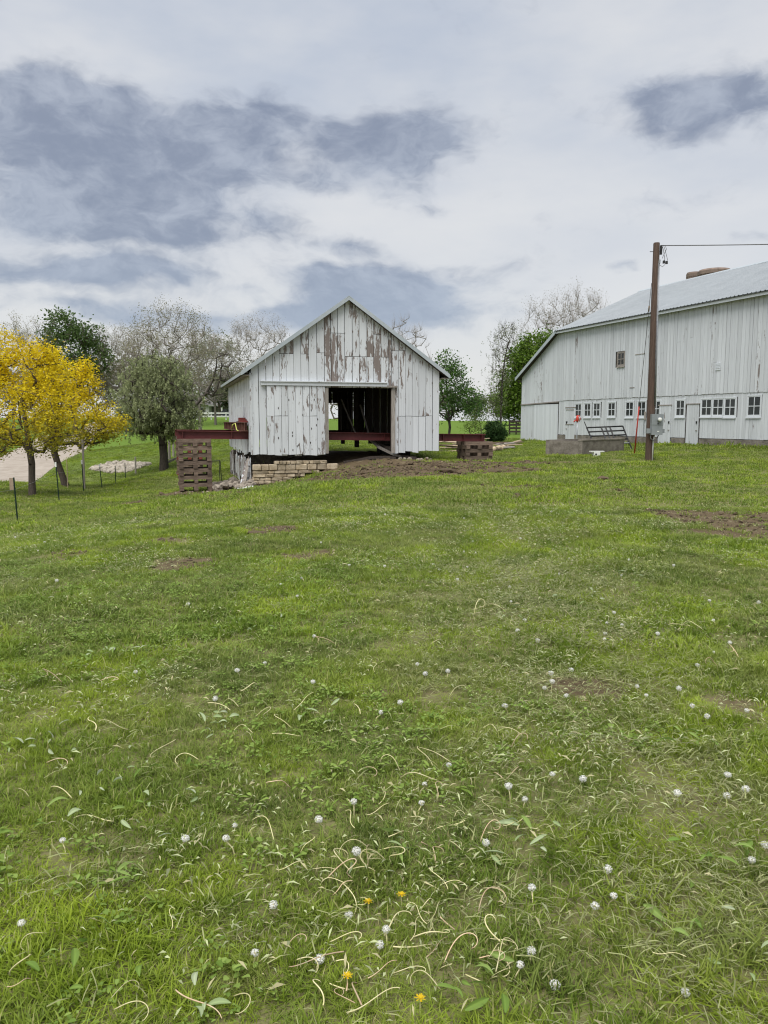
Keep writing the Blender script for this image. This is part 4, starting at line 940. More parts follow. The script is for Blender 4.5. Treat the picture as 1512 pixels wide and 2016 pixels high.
# ---------------------------------------------------------------- trees
def leaf_quads(C0, size, col, rng, aspect=.55, flat=.5, up=0.0):
    """one small diamond leaf per centre; col: (n,3)"""
    n = len(C0); d = rng.normal(size=(n, 3)); d[:, 2] = d[:, 2]*flat+up; d /= np.linalg.norm(d, axis=1)[:, None]+1e-9
    e = rng.normal(size=(n, 3)); e -= d*(e*d).sum(1)[:, None]; e /= np.linalg.norm(e, axis=1)[:, None]+1e-9
    s = (size*rng.uniform(.6, 1.3, n))[:, None] if np.isscalar(size) else size[:, None]
    a = C0-d*s*.5; b = C0+e*s*aspect*.5; c = C0+d*s*.5; f = C0-e*s*aspect*.5
    V = np.stack([a, b, c, f], 1).reshape(-1, 3); Fq = np.arange(4*n).reshape(n, 4)
    return V, Fq, np.repeat(col, 4, 0)
def tree(name, label, cat, base, trunk, att, leaf, bark='bark', r0=.16, group=None, seed=1, twigs=0, twig_len=.7, twig_up=.6, step=.5, droop=None, min_r=.008, twig_r=.006, sides=5):
    """base: world point; trunk: list of local points; att: (n,3) crown points the branches grow to"""
    rng = np.random.default_rng(seed); base = Vector(base)
    nodes = [np.array(p, float) for p in trunk]; par = [-1]+list(range(len(trunk)-1)); ok0 = max(1, len(trunk)//2)
    att = np.array(sorted(att.tolist(), key=lambda a: np.linalg.norm(np.array(a)-nodes[ok0])))
    tips = []
    BUF = np.zeros((40000, 3)); BUF[:len(nodes)] = nodes
    for a in att:
        sub = BUF[ok0:len(nodes)]; dv = a-sub; dist = np.linalg.norm(dv, axis=1)+.9*np.maximum(0, sub[:, 2]-a[2]+.15*np.linalg.norm(dv[:, :2], axis=1))
        k = int(np.argmin(dist))+ok0; p = nodes[k]; L = np.linalg.norm(a-p); m = max(1, int(L/step)); cur = k
        side = rng.normal(size=3)*.035*L
        for j in range(1, m+1):
            q = j/m; pt = p+(a-p)*q+side*math.sin(q*math.pi)+np.array([0, 0, .10*L*math.sin(q*math.pi)])
            BUF[len(nodes)] = pt; nodes.append(pt); par.append(cur); cur = len(nodes)-1
        tips.append(cur)
    NA = np.array(nodes)
    n = len(nodes); cnt = np.zeros(n); ch = np.zeros(n, int)
    for k in range(1, n): ch[par[k]] += 1
    for k in range(n-1, -1, -1):
        if ch[k] == 0: cnt[k] = 1
        if par[k] >= 0: cnt[par[k]] += cnt[k]
    rad = np.maximum(min_r, r0*(cnt/cnt[0])**.5)
    for k in range(len(trunk)): rad[k] = max(rad[k], r0*(1-.5*k/len(trunk)))
    rad[0] *= 1.25
    e = empty(name, base, 0, label, cat, group)
    # wood
    pr = np.array(par); kk = np.arange(1, n); A_ = NA[pr[1:]]; B_ = NA[1:]
    T = B_-A_; ln = np.linalg.norm(T, axis=1)[:, None]+1e-9; T = T/ln
    ref = np.where(np.abs(T[:, 2:3]) > .9, np.array([[1., 0, 0]]), np.array([[0, 0, 1.]])); U = np.cross(T, ref); U /= np.linalg.norm(U, axis=1)[:, None]; Wv = np.cross(T, U)
    an = np.arange(sides)*2*math.pi/sides
    ring = U[:, None, :]*np.cos(an)[None, :, None]+Wv[:, None, :]*np.sin(an)[None, :, None]
    ra = np.minimum(rad[pr[1:]], rad[1:]*1.6); 
    V1 = A_[:, None, :]-T[:, None, :]*.3*rad[1:, None, None]+ring*ra[:, None, None]; V2 = B_[:, None, :]+ring*rad[1:, None, None]
    V = np.concatenate([V1, V2], 1).reshape(-1, 3); b0 = (np.arange(n-1)*2*sides)[:, None]
    i0 = np.arange(sides); i1 = (i0+1) % sides
    Fq = np.stack([b0+i0, b0+i1, b0+sides+i1, b0+sides+i0], -1).reshape(-1, 4)
    tp = NA[tips]
    if twigs:
        m = len(tp)*twigs; o = np.repeat(tp, twigs, 0)+rng.normal(size=(m, 3))*.04; d = rng.normal(size=(m, 3)); d[:, 2] += twig_up*2
        outw = o-np.array(nodes[ok0]); outw /= np.linalg.norm(outw, axis=1)[:, None]+1e-9; d += outw*1.2
        d /= np.linalg.norm(d, axis=1)[:, None]; l = twig_len*rng.uniform(.35, 1.2, m)[:, None]; E = o+d*l
        u = np.cross(d, rng.normal(size=(m, 3))); u /= np.linalg.norm(u, axis=1)[:, None]+1e-9; w2 = np.cross(d, u)
        tv = np.stack([o+u*twig_r, o-u*twig_r*.5+w2*twig_r*.87, o-u*twig_r*.5-w2*twig_r*.87, E], 1)
        b1 = len(V)+np.arange(m)*4
        tf = np.stack([np.stack([b1, b1+1, b1+3, b1+3], -1), np.stack([b1+1, b1+2, b1+3, b1+3], -1), np.stack([b1+2, b1, b1+3, b1+3], -1)], 1).reshape(-1, 4)
        # triangles as their own mesh part
        tw = np_mesh('twigs', tv.reshape(-1, 3), (tf-len(V))[:, :3])
        link('twigs', tw, MATS[bark], e)
        tipE = E
    else: tipE = tp
    link('trunk', np_mesh('trunk', V, Fq, True), MATS[bark], e)
    if leaf:
        src = tipE if leaf.get('on_twigs') else tp
        k = leaf['n']; sg = leaf['sigma']
        Cc = np.repeat(src, k, 0)
        if droop:
            q = rng.uniform(0, 1, len(Cc)); sid = np.repeat(np.arange(len(src))[:, None]*7, k, 0)[:, 0]+rng.integers(0, droop[1], len(Cc))
            srng = np.random.default_rng(seed+5); offs = srng.normal(size=(len(src)*7+20, 3))*np.array([sg, sg, sg*.5]); lens = srng.uniform(.4, 1.0, len(src)*7+20)*droop[0]
            Cc = Cc+offs[sid]; Cc[:, 2] -= q*lens[sid]; Cc += rng.normal(size=Cc.shape)*.035
        else: Cc = Cc+rng.normal(size=Cc.shape)*np.array([sg, sg, sg*leaf.get('zf', .8)])
        c1, c2 = np.array(leaf['c'][0]), np.array(leaf['c'][1]); clump = np.repeat(rng.uniform(0, 1, len(src)), k); rv = rng.uniform(0, 1, len(Cc))
        mixv = np.clip(.55*clump+.45*rv, 0, 1)[:, None]; col = c1*(1-mixv)+c2*mixv
        if 'low' in leaf:                              # lower, older leaves have their own green
            zc = (Cc[:, 2]-leaf['low'][1])/leaf['low'][2]+rng.normal(size=len(Cc))*.25; f = np.clip(1-zc, 0, 1)[:, None]
            col = col*(1-f)+np.array(leaf['low'][0])*f*(.7+.6*rv[:, None])
        Vl, Fl, cl2 = leaf_quads(Cc, leaf['size'], col, rng, leaf.get('aspect', .55), leaf.get('flat', .6))
        link('crown', np_mesh('crown', Vl, Fl, False, cl2), MATS[leaf.get('m', 'leaf')], e)
    return e
def ell(lumps, rng, shell=.55):
    """points inside ellipsoid lumps (cx,cy,cz,rx,ry,rz,n), biased to the outside"""
    out = []
    for (cx, cy, cz, rx, ry, rz, n) in lumps:
        d = rng.normal(size=(n, 3)); d /= np.linalg.norm(d, axis=1)[:, None]; r = rng.uniform(shell**3, 1, n)**(1/3)
        out.append(np.array([cx, cy, cz])+d*r[:, None]*np.array([rx, ry, rz]))
    return np.concatenate(out)
TR = np.random.default_rng(42)
YEL = dict(n=52, sigma=.20, zf=.7, size=.115, c=((.56, .42, .006), (.90, .74, .026)), aspect=.45, flat=.45, low=((.30, .31, .05), 1.5, 2.1))
# yellow trees by the fence
ba = on(63, 975, 29.3)
att = np.concatenate([ell([(-.3, 0, 3.2, 2.0, 1.8, 1.7, 150), (-.1, .2, 4.7, 1.5, 1.3, 1.1, 90), (-.7, 0, 5.3, .5, .5, 1.0, 24), (.6, 0, 5.2, .5, .5, .8, 22), (1.1, 0, 2.5, 1.0, 1.0, .9, 40), (-1.2, 0, 2.1, 1.0, .9, .7, 34)], TR, .35)])
tree('yellow_tree', 'golden yellow leafed tree with straight trunk nearest the left edge', 'tree', ba, [(0, 0, -.15), (.02, 0, .6), (.05, 0, 1.2), (.0, 0, 1.7), (-.08, 0, 2.6), (-.2, 0, 3.6)], att, YEL, 'bark', .13, 'yellow leafed trees by the fence', 3, twigs=3, twig_len=.35)
bb = on(128, 955, 34.5)
att = np.concatenate([ell([(.4, 0, 3.0, 2.0, 1.8, 1.5, 140), (.3, 0, 4.5, 1.4, 1.2, 1.0, 70), (1.0, 0, 4.9, .35, .4, .9, 18), (-.3, 0, 5.3, .4, .4, .9, 20), (1.7, 0, 2.6, 1.0, .9, .7, 44), (2.1, 0, 2.9, .7, .6, .5, 16)], TR, .35)])
tree('yellow_tree', 'golden yellow leafed tree with leaning trunk, right of the other yellow tree', 'tree', bb, [(.05, 0, -.15), (-.12, 0, .5), (-.3, 0, 1.05), (-.42, 0, 1.5), (-.2, 0, 2.4), (.1, 0, 3.4)], att, YEL, 'bark', .15, 'yellow leafed trees by the fence', 4, twigs=3, twig_len=.35)
# grey-green willow left of the barn
bw = on(322, 925, 42)
att = ell([(-.35, 0, 4.0, 2.2, 2.1, 1.75, 210), (-.2, 0, 5.2, 1.6, 1.6, 1.2, 100), (-.9, 0, 2.9, 1.5, 1.5, .95, 75), (.9, 0, 2.9, 1.1, 1.3, 1.0, 65), (.1, 0, 2.4, 1.3, 1.2, .6, 40)], TR, .4)
tree('willow_tree', 'round grey green willow with thick trunk left of the small barn', 'tree', bw, [(0, 0, -.2), (.02, 0, .7), (0, 0, 1.4), (-.05, 0, 2.0), (-.1, 0, 2.8), (-.15, 0, 3.6)], att,
     dict(n=95, sigma=.28, size=.14, c=((.17, .205, .095), (.40, .44, .23)), aspect=.30, flat=1.6, m='leaf_dull'), 'bark_dark', .24, None, 5, twigs=4, twig_len=.6, droop=(.40, 6))
# bare tall tree just behind the willow
def bare(px, py_base, d, h, w, label, seed, n=130, leafc=None, bark='bark_grey', lean=0, low=.25, tw=7, grp='bare spring trees', lsize=.09, ln=5, r0=.14, name='bare_tree'):
    b = on(px, py_base, d); g = np.random.default_rng(seed)
    att = ell([(lean*.5, 0, h*.62, w*.5, w*.5, h*.30, n), (lean*.8, 0, h*.82, w*.36, w*.36, h*.15, n//2), (lean*.2, 0, h*.42, w*.42, w*.42, h*.2, n//3)], g, .3)
    lf = dict(n=ln, sigma=.16, size=lsize, c=leafc, aspect=.6, on_twigs=True, m='leaf_dull') if leafc else None
    return tree(name, label, 'tree', b, [(0, 0, -.4), (lean*.1, 0, h*.12), (lean*.2, 0, h*.25), (lean*.35, 0, h*.4), (lean*.5, 0, h*.55)], att, lf, bark, r0, grp, seed, twigs=tw, twig_len=h*.085, twig_up=.7, twig_r=.0038*d/45, min_r=.0045*d/40, step=.7, sides=4)
bare(345, 900, 58, 9.8, 7.2, 'tall bare twiggy tree rising directly behind the grey green willow', 51, 170, ((.17, .16, .09), (.26, .25, .14)))
bare(395, 880, 72, 10.0, 6.5, 'bare twiggy tree between the willow and the small barn', 52, 130)
bare(512, 862, 88, 12.5, 9.5, 'bare tree whose top shows just left of the barn eave', 53, 160, ((.24, .21, .17), (.36, .33, .28)))
bare(250, 880, 80, 11.0, 9.0, 'brownish bare tree between the yellow trees and the willow', 54, 170, ((.13, .12, .06), (.2, .19, .10)))
bare(800, 860, 75, 11.4, 5.0, 'bare tree top peeping over the right roof slope of the small barn', 55, 80)
bare(1085, 858, 84, 14.8, 9.0, 'bare budding tree top left of the big barn roof', 56, 150, ((.17, .155, .11), (.25, .225, .17)), ln=3)
bare(1135, 850, 90, 16.6, 8.0, 'taller bare budding tree top just above the big barn eave', 57, 130, ((.17, .155, .11), (.25, .225, .17)), ln=3)
bare(30, 880, 75, 11.5, 10.0, 'olive bare tree behind the leftmost yellow tree', 58, 140, ((.16, .15, .06), (.24, .22, .09)))
bare(300, 870, 95, 12.0, 11.0, 'wide bare tree far behind the willow', 59, 150, ((.17, .16, .11), (.24, .23, .16)))
bare(425, 860, 100, 11.5, 9, 'grey bare tree behind the far white house', 60, 150, ((.15, .16, .09), (.22, .23, .13)), ln=7, lsize=.16)
# leaning dark trunk before the far house
bl = on(372, 880, 66)
att = ell([(3.2, 0, 5.6, 1.2, 1.0, 1.5, 26), (2.6, 0, 3.4, .9, .8, .6, 10)], TR, .2)
tree('leaning_tree', 'dark leaning bare trunk crossing before the far white house', 'tree', bl, [(.0, 0, -.3), (.15, 0, 1.4), (.6, 0, 2.3), (1.6, 0, 3.4), (2.2, 0, 4.5), (2.5, 0, 5.6)], att, None, 'bark_dark', .13, None, 61, twigs=7, twig_len=.8, twig_r=.006)
# leafy trees
def leafy(px, pyb, d, lumps, label, seed, c, size, n, sigma, trunk_h, r0=.25, bark='bark', group='leafy green trees', name='green_tree', aspect=.65, flat=.6, m='leaf', tw=2, shell=.5):
    b = on(px, pyb, d); g = np.random.default_rng(seed); att = ell(lumps, g, shell)
    return tree(name, label, 'tree', b, [(0, 0, -.4), (0, 0, trunk_h*.35), (.05, 0, trunk_h*.7), (0, 0, trunk_h), (-.05, 0, trunk_h*1.5)], att, dict(n=n, sigma=sigma, size=size, c=c, aspect=aspect, flat=flat, m=m), bark, r0, group, seed, twigs=tw, twig_len=sigma*1.6, step=.6)
leafy(150, 890, 78, [(0, 0, 8.2, 3.4, 3.0, 2.6, 120), (-1.0, 0, 10.6, 1.7, 1.7, 1.4, 50), (1.6, 0, 9.6, 1.5, 1.5, 1.3, 40), (2.2, 0, 7.2, 2.0, 1.8, 1.6, 50), (-1.6, 0, 6, 2.4, 2, 2, 60)], 'dense dark green tree rising behind the yellow trees', 71, ((.045, .085, .024), (.115, .180, .050)), .26, 30, .46, 3.2)
leafy(884, 862, 47, [(-.1, 0, 3.6, 1.5, 1.5, 1.1, 95), (-.2, 0, 4.6, .9, .9, .8, 40), (1.0, 0, 2.7, 1.1, 1.0, .8, 46), (-.4, 0, 2.2, 1.2, 1.0, .8, 40), (1.5, 0, 1.9, .7, .7, .6, 14)], 'young green maple tree right beside the small barn', 72, ((.040, .095, .022), (.125, .225, .055)), .14, 22, .24, 1.3, .08, 'bark_dark')
leafy(1045, 860, 66, [(0, 0, 4.6, 2.7, 2.4, 2.6, 170), (.6, 0, 7.0, 1.9, 1.9, 1.5, 90), (-1.4, 0, 3.0, 1.7, 1.6, 1.8, 80), (-.6, 0, 6.0, 1.6, 1.6, 1.4, 60), (2.6, 0, 6.6, 1.8, 1.8, 1.9, 70), (1.2, 0, 2.4, 2.2, 2, 1.6, 70)], 'dense rounded green maple left of the big barn', 73, ((.050, .105, .012), (.175, .275, .036)), .22, 48, .36, 1.6, .3, tw=0)
leafy(432, 840, 118, [(.6, 0, 4.2, 2.6, 2.2, 2.8, 70), (2.8, 0, 3.4, 2.4, 2, 2.6, 60)], 'dark evergreen tree beside the far white house', 74, ((.020, .036, .018), (.052, .075, .032)), .40, 34, .55, 1.5, .25)
leafy(975, 860, 48, [(0, 0, .68, .72, .6, .66, 110), (0, 0, .35, .6, .55, .4, 40)], 'round dark green bush between the lumber heap and the big barn', 75, ((.018, .050, .016), (.060, .115, .034)), .10, 40, .10, .25, .05, group=None, name='round_bush', tw=0)
leafy(925, 860, 52, [(0, 0, 1.2, .7, .6, .8, 30), (.5, 0, .8, .5, .4, .5, 12)], 'light green sapling beside the young maple', 76, ((.10, .16, .025), (.19, .27, .05)), .10, 22, .17, .5, .03, group='saplings right of the small barn', name='sapling')
leafy(947, 862, 55, [(0, 0, 1.5, .6, .6, 1.2, 26)], 'thin light green sapling left of the round bush', 77, ((.09, .14, .03), (.17, .24, .05)), .10, 18, .17, .6, .03, group='saplings right of the small barn', name='sapling')
leafy(668, 868, 60, [(0, 0, 2.4, 1.2, 1.0, 1.4, 24), (.3, 0, 4, 1, 1, 1, 16)], 'slender light green tree seen through the barn doorway', 78, ((.11, .16, .05), (.22, .28, .10)), .12, 14, .25, 1.2, .06, name='slender_tree', group=None)
# slender drooping birch
bi = on(985, 858, 62); att = ell([(0, 0, 7.2, 1.1, .9, 1.6, 46), (-.3, 0, 4.6, 1.0, .9, 1.8, 40), (-.5, 0, 2.6, .9, .8, 1.4, 26), (.5, 0, 8.3, .8, .7, .8, 22)], TR, .3)
tree('birch_tree', 'slender airy drooping birch between the two barns', 'tree', bi, [(0, 0, -.3), (.02, 0, 1.5), (.05, 0, 3), (.1, 0, 4.6), (.25, 0, 6.0), (.5, 0, 7.3)], att, dict(n=44, sigma=.28, size=.085, c=((.11, .125, .06), (.24, .255, .145)), aspect=.5, flat=1.2, m='leaf_dull'), 'bark_dark', .08, None, 62, twigs=5, twig_len=.5, twig_r=.006, droop=(.75, 4))
# far tree belts
far_c = [((.07, .095, .035), (.13, .16, .06)), ((.10, .10, .055), (.17, .165, .095)), ((.055, .085, .030), (.10, .14, .045))]
far_spots = [(-40, 118, 12), (40, 125, 11), (105, 130, 10.5), (195, 128, 10), (245, 118, 11), (290, 132, 10.5), (355, 138, 11), (500, 150, 12), (560, 155, 12), (620, 150, 10), (690, 150, 9.5), (750, 160, 9), (820, 158, 9), (880, 165, 9), (935, 170, 8), (985, 160, 9), (1040, 150, 10)]
far_lab = ['far tree at the left edge of the photo', 'far tree behind the trunk of the leftmost yellow tree', 'far tree behind the drive and yellow trees', 'far tree left of the drive bend', 'far tree right of the drive bend', 'far tree left behind the willow', 'far tree right behind the willow', 'far tree hidden behind the left barn eave',
           'far tree behind the barn, left part', 'far tree behind the sliding door', 'far tree seen through the back doorway', 'far tree behind the middle of the barn', 'far tree behind the right barn wall', 'far tree behind the young maple', 'far tree in the gap right of the young maple', 'far tree behind the round bush', 'far tree behind the dense maple']
for k, (px, d, h) in enumerate(far_spots):
    b = on(px, 840, d); s_ = 1.0 if px < 860 else .75
    h *= s_; leafy(px, 840, d, [(0, 0, h*.48, h*.42, h*.35, h*.34, 60), (h*.12, 0, h*.75, h*.22, h*.22, h*.18, 24), (-h*.2, 0, h*.6, h*.2, h*.2, h*.18, 20)], far_lab[k], 200+k, far_c[k % 3], .42, 20, .75, h*.2, .2, group='far background trees', name='far_tree', tw=4)

# ---------------------------------------------------------------- far house, fence, car
hb_ = P(392, 823, 140); zg = GZ(hb_.x, hb_.y)
zg = min(zg, hb_.z)
hs = empty('far_house', (hb_.x, hb_.y, zg), -.05, 'white single storey house with grey roof far behind the willow', 'house')
hz_ = P(392, 797, 140).z-zg; hr = P(392, 772, 140).z-zg
MB().box(-5, 1.8, 0, 6, -.5, hz_).build('wall', MATS['house_white'], hs)
MB().quadprism([(-5.5, -.6, hz_+.002), (5.2, -.6, hz_+.002), (5.2, 6.5, hz_+.002), (-5.5, 6.5, hz_+.002)], [(-3.2, 2.7, hr), (2.6, 2.7, hr), (2.6, 3.2, hr), (-3.2, 3.2, hr)]).build('roof', MATS['shingle'], hs)
MB().box(1.3, 1.8, 2.2, 2.7, hr-.9, hr+.9).build('chimney', MATS['house_white'], hs)
MB().box(1.802, 4.8, 2.0, 6, -.5, hz_-.01).build('porch_wall', MATS['shingle'], hs); MB().box(4.0, 4.35, -.3, .05, -.5, hz_-.003).build('porch_column', MATS['house_white'], hs); MB().box(1.81, 4.8, -.5, -.40, hz_-.25, hz_-.002).build('fascia', MATS['house_white'], hs)
for (x0, x1) in ((-4.2, -3.0), (-1.6, -.4), (.2, 1.3)):
    f = MB().box(x0, x1, -.05, -.002, .9, hz_-.5).build('window', MATS['house_white'], hs); MB().box(x0+.1, x1-.1, -.07, -.052, 1.0, hz_-.6).build('pane', MATS['dark_glass'], f)
fd = 108; fl = P(330, 820, fd); fr_ = P(560, 820, fd)
fe = empty('white_rail_fence', (fl.x, fl.y, 0), 0, 'white two rail fence along the rise before the far house', 'fence')
nP = 9; zs_ = []
zt_, zb2 = P(430, 813, fd).z, P(430, 819.5, fd).z
for k in range(nP):
    x = (fr_.x-fl.x)*k/(nP-1); MB().box(x-.09, x+.09, -.09, .09, GZ(fl.x+x, fl.y)-.3, zt_+.1).build('post', MATS['white_plastic'], fe)
for z in (zt_, zb2):
    MB().box(0, fr_.x-fl.x, -.15, -.092, z-.13, z+.07).build('rail', MATS['white_plastic'], fe)
cb = P(447, 819, 128); zc = min(GZ(cb.x, cb.y), cb.z)
ca = empty('parked_car', (cb.x+.6, cb.y, zc), 0, 'dark blue car parked right of the far house', 'car')
bd = MB().xz([(-2.1, .35), (2.1, .35), (2.15, .75), (1.9, .95), (1.1, 1.0), (.6, 1.42), (-.9, 1.45), (-1.5, 1.02), (-2.1, .92), (-2.2, .6)], -.85, .85).build('body', MATS['car_paint'], ca)
MB().xz([(.95, 1.02), (.55, 1.36), (-.8, 1.38), (-1.3, 1.04)], -.862, -.852).build('side_window', MATS['dark_glass'], ca)
for x in (-1.3, 1.35):
    w_ = MB().tube([(x, -.87, .33), (x, -.66, .33)], .33, 16).build('wheel', MATS['rubber'], ca); MB().tube([(x, -.885, .33), (x, -.872, .33)], .2, 12).build('rim', MATS['galvanised'], w_)
    MB().tube([(x, .66, .33), (x, .87, .33)], .33, 16).build('wheel', MATS['rubber'], ca)

# ---------------------------------------------------------------- fence posts on the left
TP = [(35, 1027, 21.1, 940, 'nearest green steel fence post at the left edge'), (117, 988, 27.3, 910, 'second green steel fence post, between the yellow trunks'), (165, 970, 31.9, 906, 'third green steel fence post, before the old wooden post'),
      (202, 963, 34.2, 914, 'fourth green steel fence post, leaning slightly'), (228, 955, 37, 917, 'fifth green steel fence post, near the pale stone swale'), (247, 943, 41.6, 911, 'farthest green steel fence post, at the stone swale')]
tops = []
for k, (px, py, d, pt, lab) in enumerate(TP):
    b = on(px, py, d); h = P(px, pt, d).z-b.z; lx = (-.05, -.07, -.03, -.10, .0, .0)[k]
    e = empty('fence_post', b, 0, lab, 'fence post', 'green steel fence posts')
    MB().beam((0, 0, -.3), (lx, 0, h), .010, .05, (0, 1, 0)).beam((0, .012, -.3), (lx, .012, h), .040, .010, (0, 1, 0)).build('post', MATS['post_green'], e)
    MB().beam((lx*.90, 0, h*.88), (lx, 0, h+.003), .046, .056, (0, 1, 0)).build('white_tip', MATS['white_plastic'], e) if k in (1, 2, 3) else None
    for j in range(4): MB().box(lx*(.3+.17*j)-.02, lx*(.3+.17*j)+.02, -.035, -.026, h*(.3+.17*j), h*(.3+.17*j)+.012).build('stud', MATS['post_green'], e)
    tops.append(Vector(b)+Vector((lx*.7, -.03, h*.72)))
first = tops[0]+(tops[0]-tops[1])*1.6; first.z = GZ(first.x, first.y)+.8
tag(MB().tube([first]+tops, .0035, 4).build('fence_wire', MATS['galvanised'], None), 'thin wire strung along the green steel fence posts', 'wire')
def wood_post(px, py, d, pt, w, m, lab, name='wooden_post'):
    b = on(px, py, d); h = P(px, pt, d).z-b.z
    return tag(MB().tube([(0, 0, -.2), (.01, 0, h*.5), (.02, 0, h), (.02, 0, h+.02)], [w/2, w*.48, w*.45, w*.3], 8).build(name, MATS[m], None, False, loc=b), lab, 'post')
wood_post(165, 941, 33.6, 866, .11, 'grey_wood', 'old grey wooden post standing behind the third steel post')
wood_post(133, 957, 33.0, 905, .04, 'lumber', 'thin pale stake right of the leaning yellow tree', 'stake')
wood_post(267, 931, 42.5, 900, .10, 'grey_wood', 'short wooden post at the right tip of the stone swale')
wood_post(334, 915, 46, 868, .16, 'grey_wood', 'grey gate post just right of the willow trunk'); wood_post(342, 914, 47, 872, .14, 'grey_wood', 'second grey gate post right of the willow, nearest the crib')
a = on(326, 920, 44); b = on(352, 917, 44.5); tag(MB().beam(a+Vector((0, 0, .12)), b+Vector((0, 0, .28)), .05, .12).build('rail', MATS['grey_wood']), 'grey low rail between the willow trunk and the left crib', 'rail')
b = on(27, 1025, 21.6); tag(MB().box(-.055, .055, -.012, .012, P(27, 965, 21.6).z-b.z, P(27, 941, 21.6).z-b.z).build('sign_board', MATS['tan_board'], None, loc=b), 'small brown board fixed behind the nearest steel fence post', 'board')
# dark board fence behind the lean-to
f0 = on(1003, 853, 64); fx = empty('board_fence', f0, 0, 'dark weathered board fence left of the big barn lean-to', 'fence')
for k in range(4): MB().box(k*.55-.05, k*.55+.05, -.05, .05, -.3, 1.15).build('post', MATS['dark_wood'], fx)
for k in range(4): MB().box(-.1, 1.9, -.085, -.053, .15+.28*k, .32+.28*k).build('rail', MATS['dark_wood'], fx)
st = on(944, 860, 50); sn = empty('wooden_stand', st, .2, 'small dark wooden stand in the far lawn left of the round bush', 'stand')
MB().box(-.25, .25, -.2, .2, .42, .47).build('top', MATS['dark_wood'], sn)
for (x, y) in ((-.22, -.17), (.22, -.17), (-.22, .17), (.22, .17)): MB().box(x-.025, x+.025, y-.025, y+.025, -.1, .418).build('leg', MATS['dark_wood'], sn)

# ---------------------------------------------------------------- scatter machinery
def gn_scatter(name, pts, rot, scl, ids, protos, label, cat, mats=None):
    pc = bpy.data.collections.new(name+'_kit')
    for k, me in enumerate(protos):
        o = bpy.data.objects.new('%s_%02d' % (name, k), me); pc.objects.link(o)
    me = bpy.data.meshes.new(name); me.vertices.add(len(pts)); me.vertices.foreach_set('co', np.asarray(pts, np.float32).ravel())
    a = me.attributes.new('rotv', 'FLOAT_VECTOR', 'POINT'); a.data.foreach_set('vector', np.asarray(rot, np.float32).ravel())
    a = me.attributes.new('scl', 'FLOAT', 'POINT'); a.data.foreach_set('value', np.asarray(scl, np.float32))
    a = me.attributes.new('pid', 'INT', 'POINT'); a.data.foreach_set('value', np.asarray(ids, np.int32))
    me.materials.append(protos[0].materials[0]); me.update()
    o = bpy.data.objects.new(name, me); COL.objects.link(o)
    ng = bpy.data.node_groups.new(name+'_nodes', 'GeometryNodeTree')
    ng.interface.new_socket('Geometry', in_out='INPUT', socket_type='NodeSocketGeometry'); ng.interface.new_socket('Geometry', in_out='OUTPUT', socket_type='NodeSocketGeometry')
    N = ng.nodes; L = ng.links; gi = N.new('NodeGroupInput'); go = N.new('NodeGroupOutput')
    ip = N.new('GeometryNodeInstanceOnPoints'); ci = N.new('GeometryNodeCollectionInfo'); ci.inputs['Collection'].default_value = pc
    ci.inputs['Separate Children'].default_value = True; ci.inputs['Reset Children'].default_value = True
    def att(nm, ty):
        n = N.new('GeometryNodeInputNamedAttribute'); n.data_type = ty; n.inputs['Name'].default_value = nm; return n.outputs['Attribute']
    er = N.new('FunctionNodeEulerToRotation'); L.new(att('rotv', 'FLOAT_VECTOR'), er.inputs[0])
    L.new(gi.outputs[0], ip.inputs['Points']); L.new(ci.outputs[0], ip.inputs['Instance']); ip.inputs['Pick Instance'].default_value = True
    L.new(att('pid', 'INT'), ip.inputs['Instance Index']); L.new(er.outputs[0], ip.inputs['Rotation']); L.new(att('scl', 'FLOAT'), ip.inputs['Scale'])
    L.new(ip.outputs[0], go.inputs[0])
    md = o.modifiers.new('scatter', 'NODES'); md.node_group = ng
    return tag(o, label, cat, None, 'stuff')
def tuft(rng, n, spread, h, w, lean, matname='blade'):
    """n curved blades; 'tip' attribute rises along a blade"""
    V = []; Fq = []; tp = []
    for k in range(n):
        r = spread*math.sqrt(rng.random()); a = rng.uniform(0, 6.283); p = np.array([r*math.cos(a), r*math.sin(a), -.008])
        b = a+rng.normal()*1.2; hh = h*rng.uniform(.45, 1.25); ln = lean*rng.uniform(.2, 1.5); ww = w*rng.uniform(.6, 1.3)
        d = np.array([math.cos(b), math.sin(b), 0]); sd_ = np.array([-math.sin(b), math.cos(b), 0])*ww/2; tw = rng.normal()*.5
        b0 = len(V)
        for q, wf in ((0, .8), (.4, 1.0), (.75, .7)):
            c = p+d*hh*ln*q*q+np.array([0, 0, hh*(q-.30*ln*q*q)]); s2 = sd_*wf+d*wf*ww*.4*tw*q
            V += [c-s2, c+s2]; tp += [q, q]
        V.append(p+d*hh*ln+np.array([0, 0, hh*(1-.30*ln)])); tp.append(1)
        Fq += [(b0, b0+1, b0+3, b0+2), (b0+2, b0+3, b0+5, b0+4), (b0+4, b0+5, b0+6, b0+6)]
    me = bpy.data.meshes.new('tuft'); me.from_pydata([tuple(v) for v in V], [], [f if f[2] != f[3] else f[:3] for f in Fq]); me.polygons.foreach_set('use_smooth', [True]*len(me.polygons))
    a = me.attributes.new('tip', 'FLOAT', 'POINT'); a.data.foreach_set('value', np.array(tp, np.float32)); me.materials.append(MATS[matname]); me.update(); return me
def wedge(n_per_m2, d0, d1, rng, k=.60, m=1.6):
    """points in front of the camera, evenly over the lawn and a little to the sides"""
    area = k*(d1*d1-d0*d0)+2*m*(d1-d0); n = int(area*n_per_m2); out = []
    y = rng.uniform(d0, d1, n*3); wd = k*y+m; keep = rng.random(len(y)) < wd/(k*d1+m); y = y[keep][:n]; wd = k*y+m
    x = rng.uniform(-1, 1, len(y))*wd
    return x, y
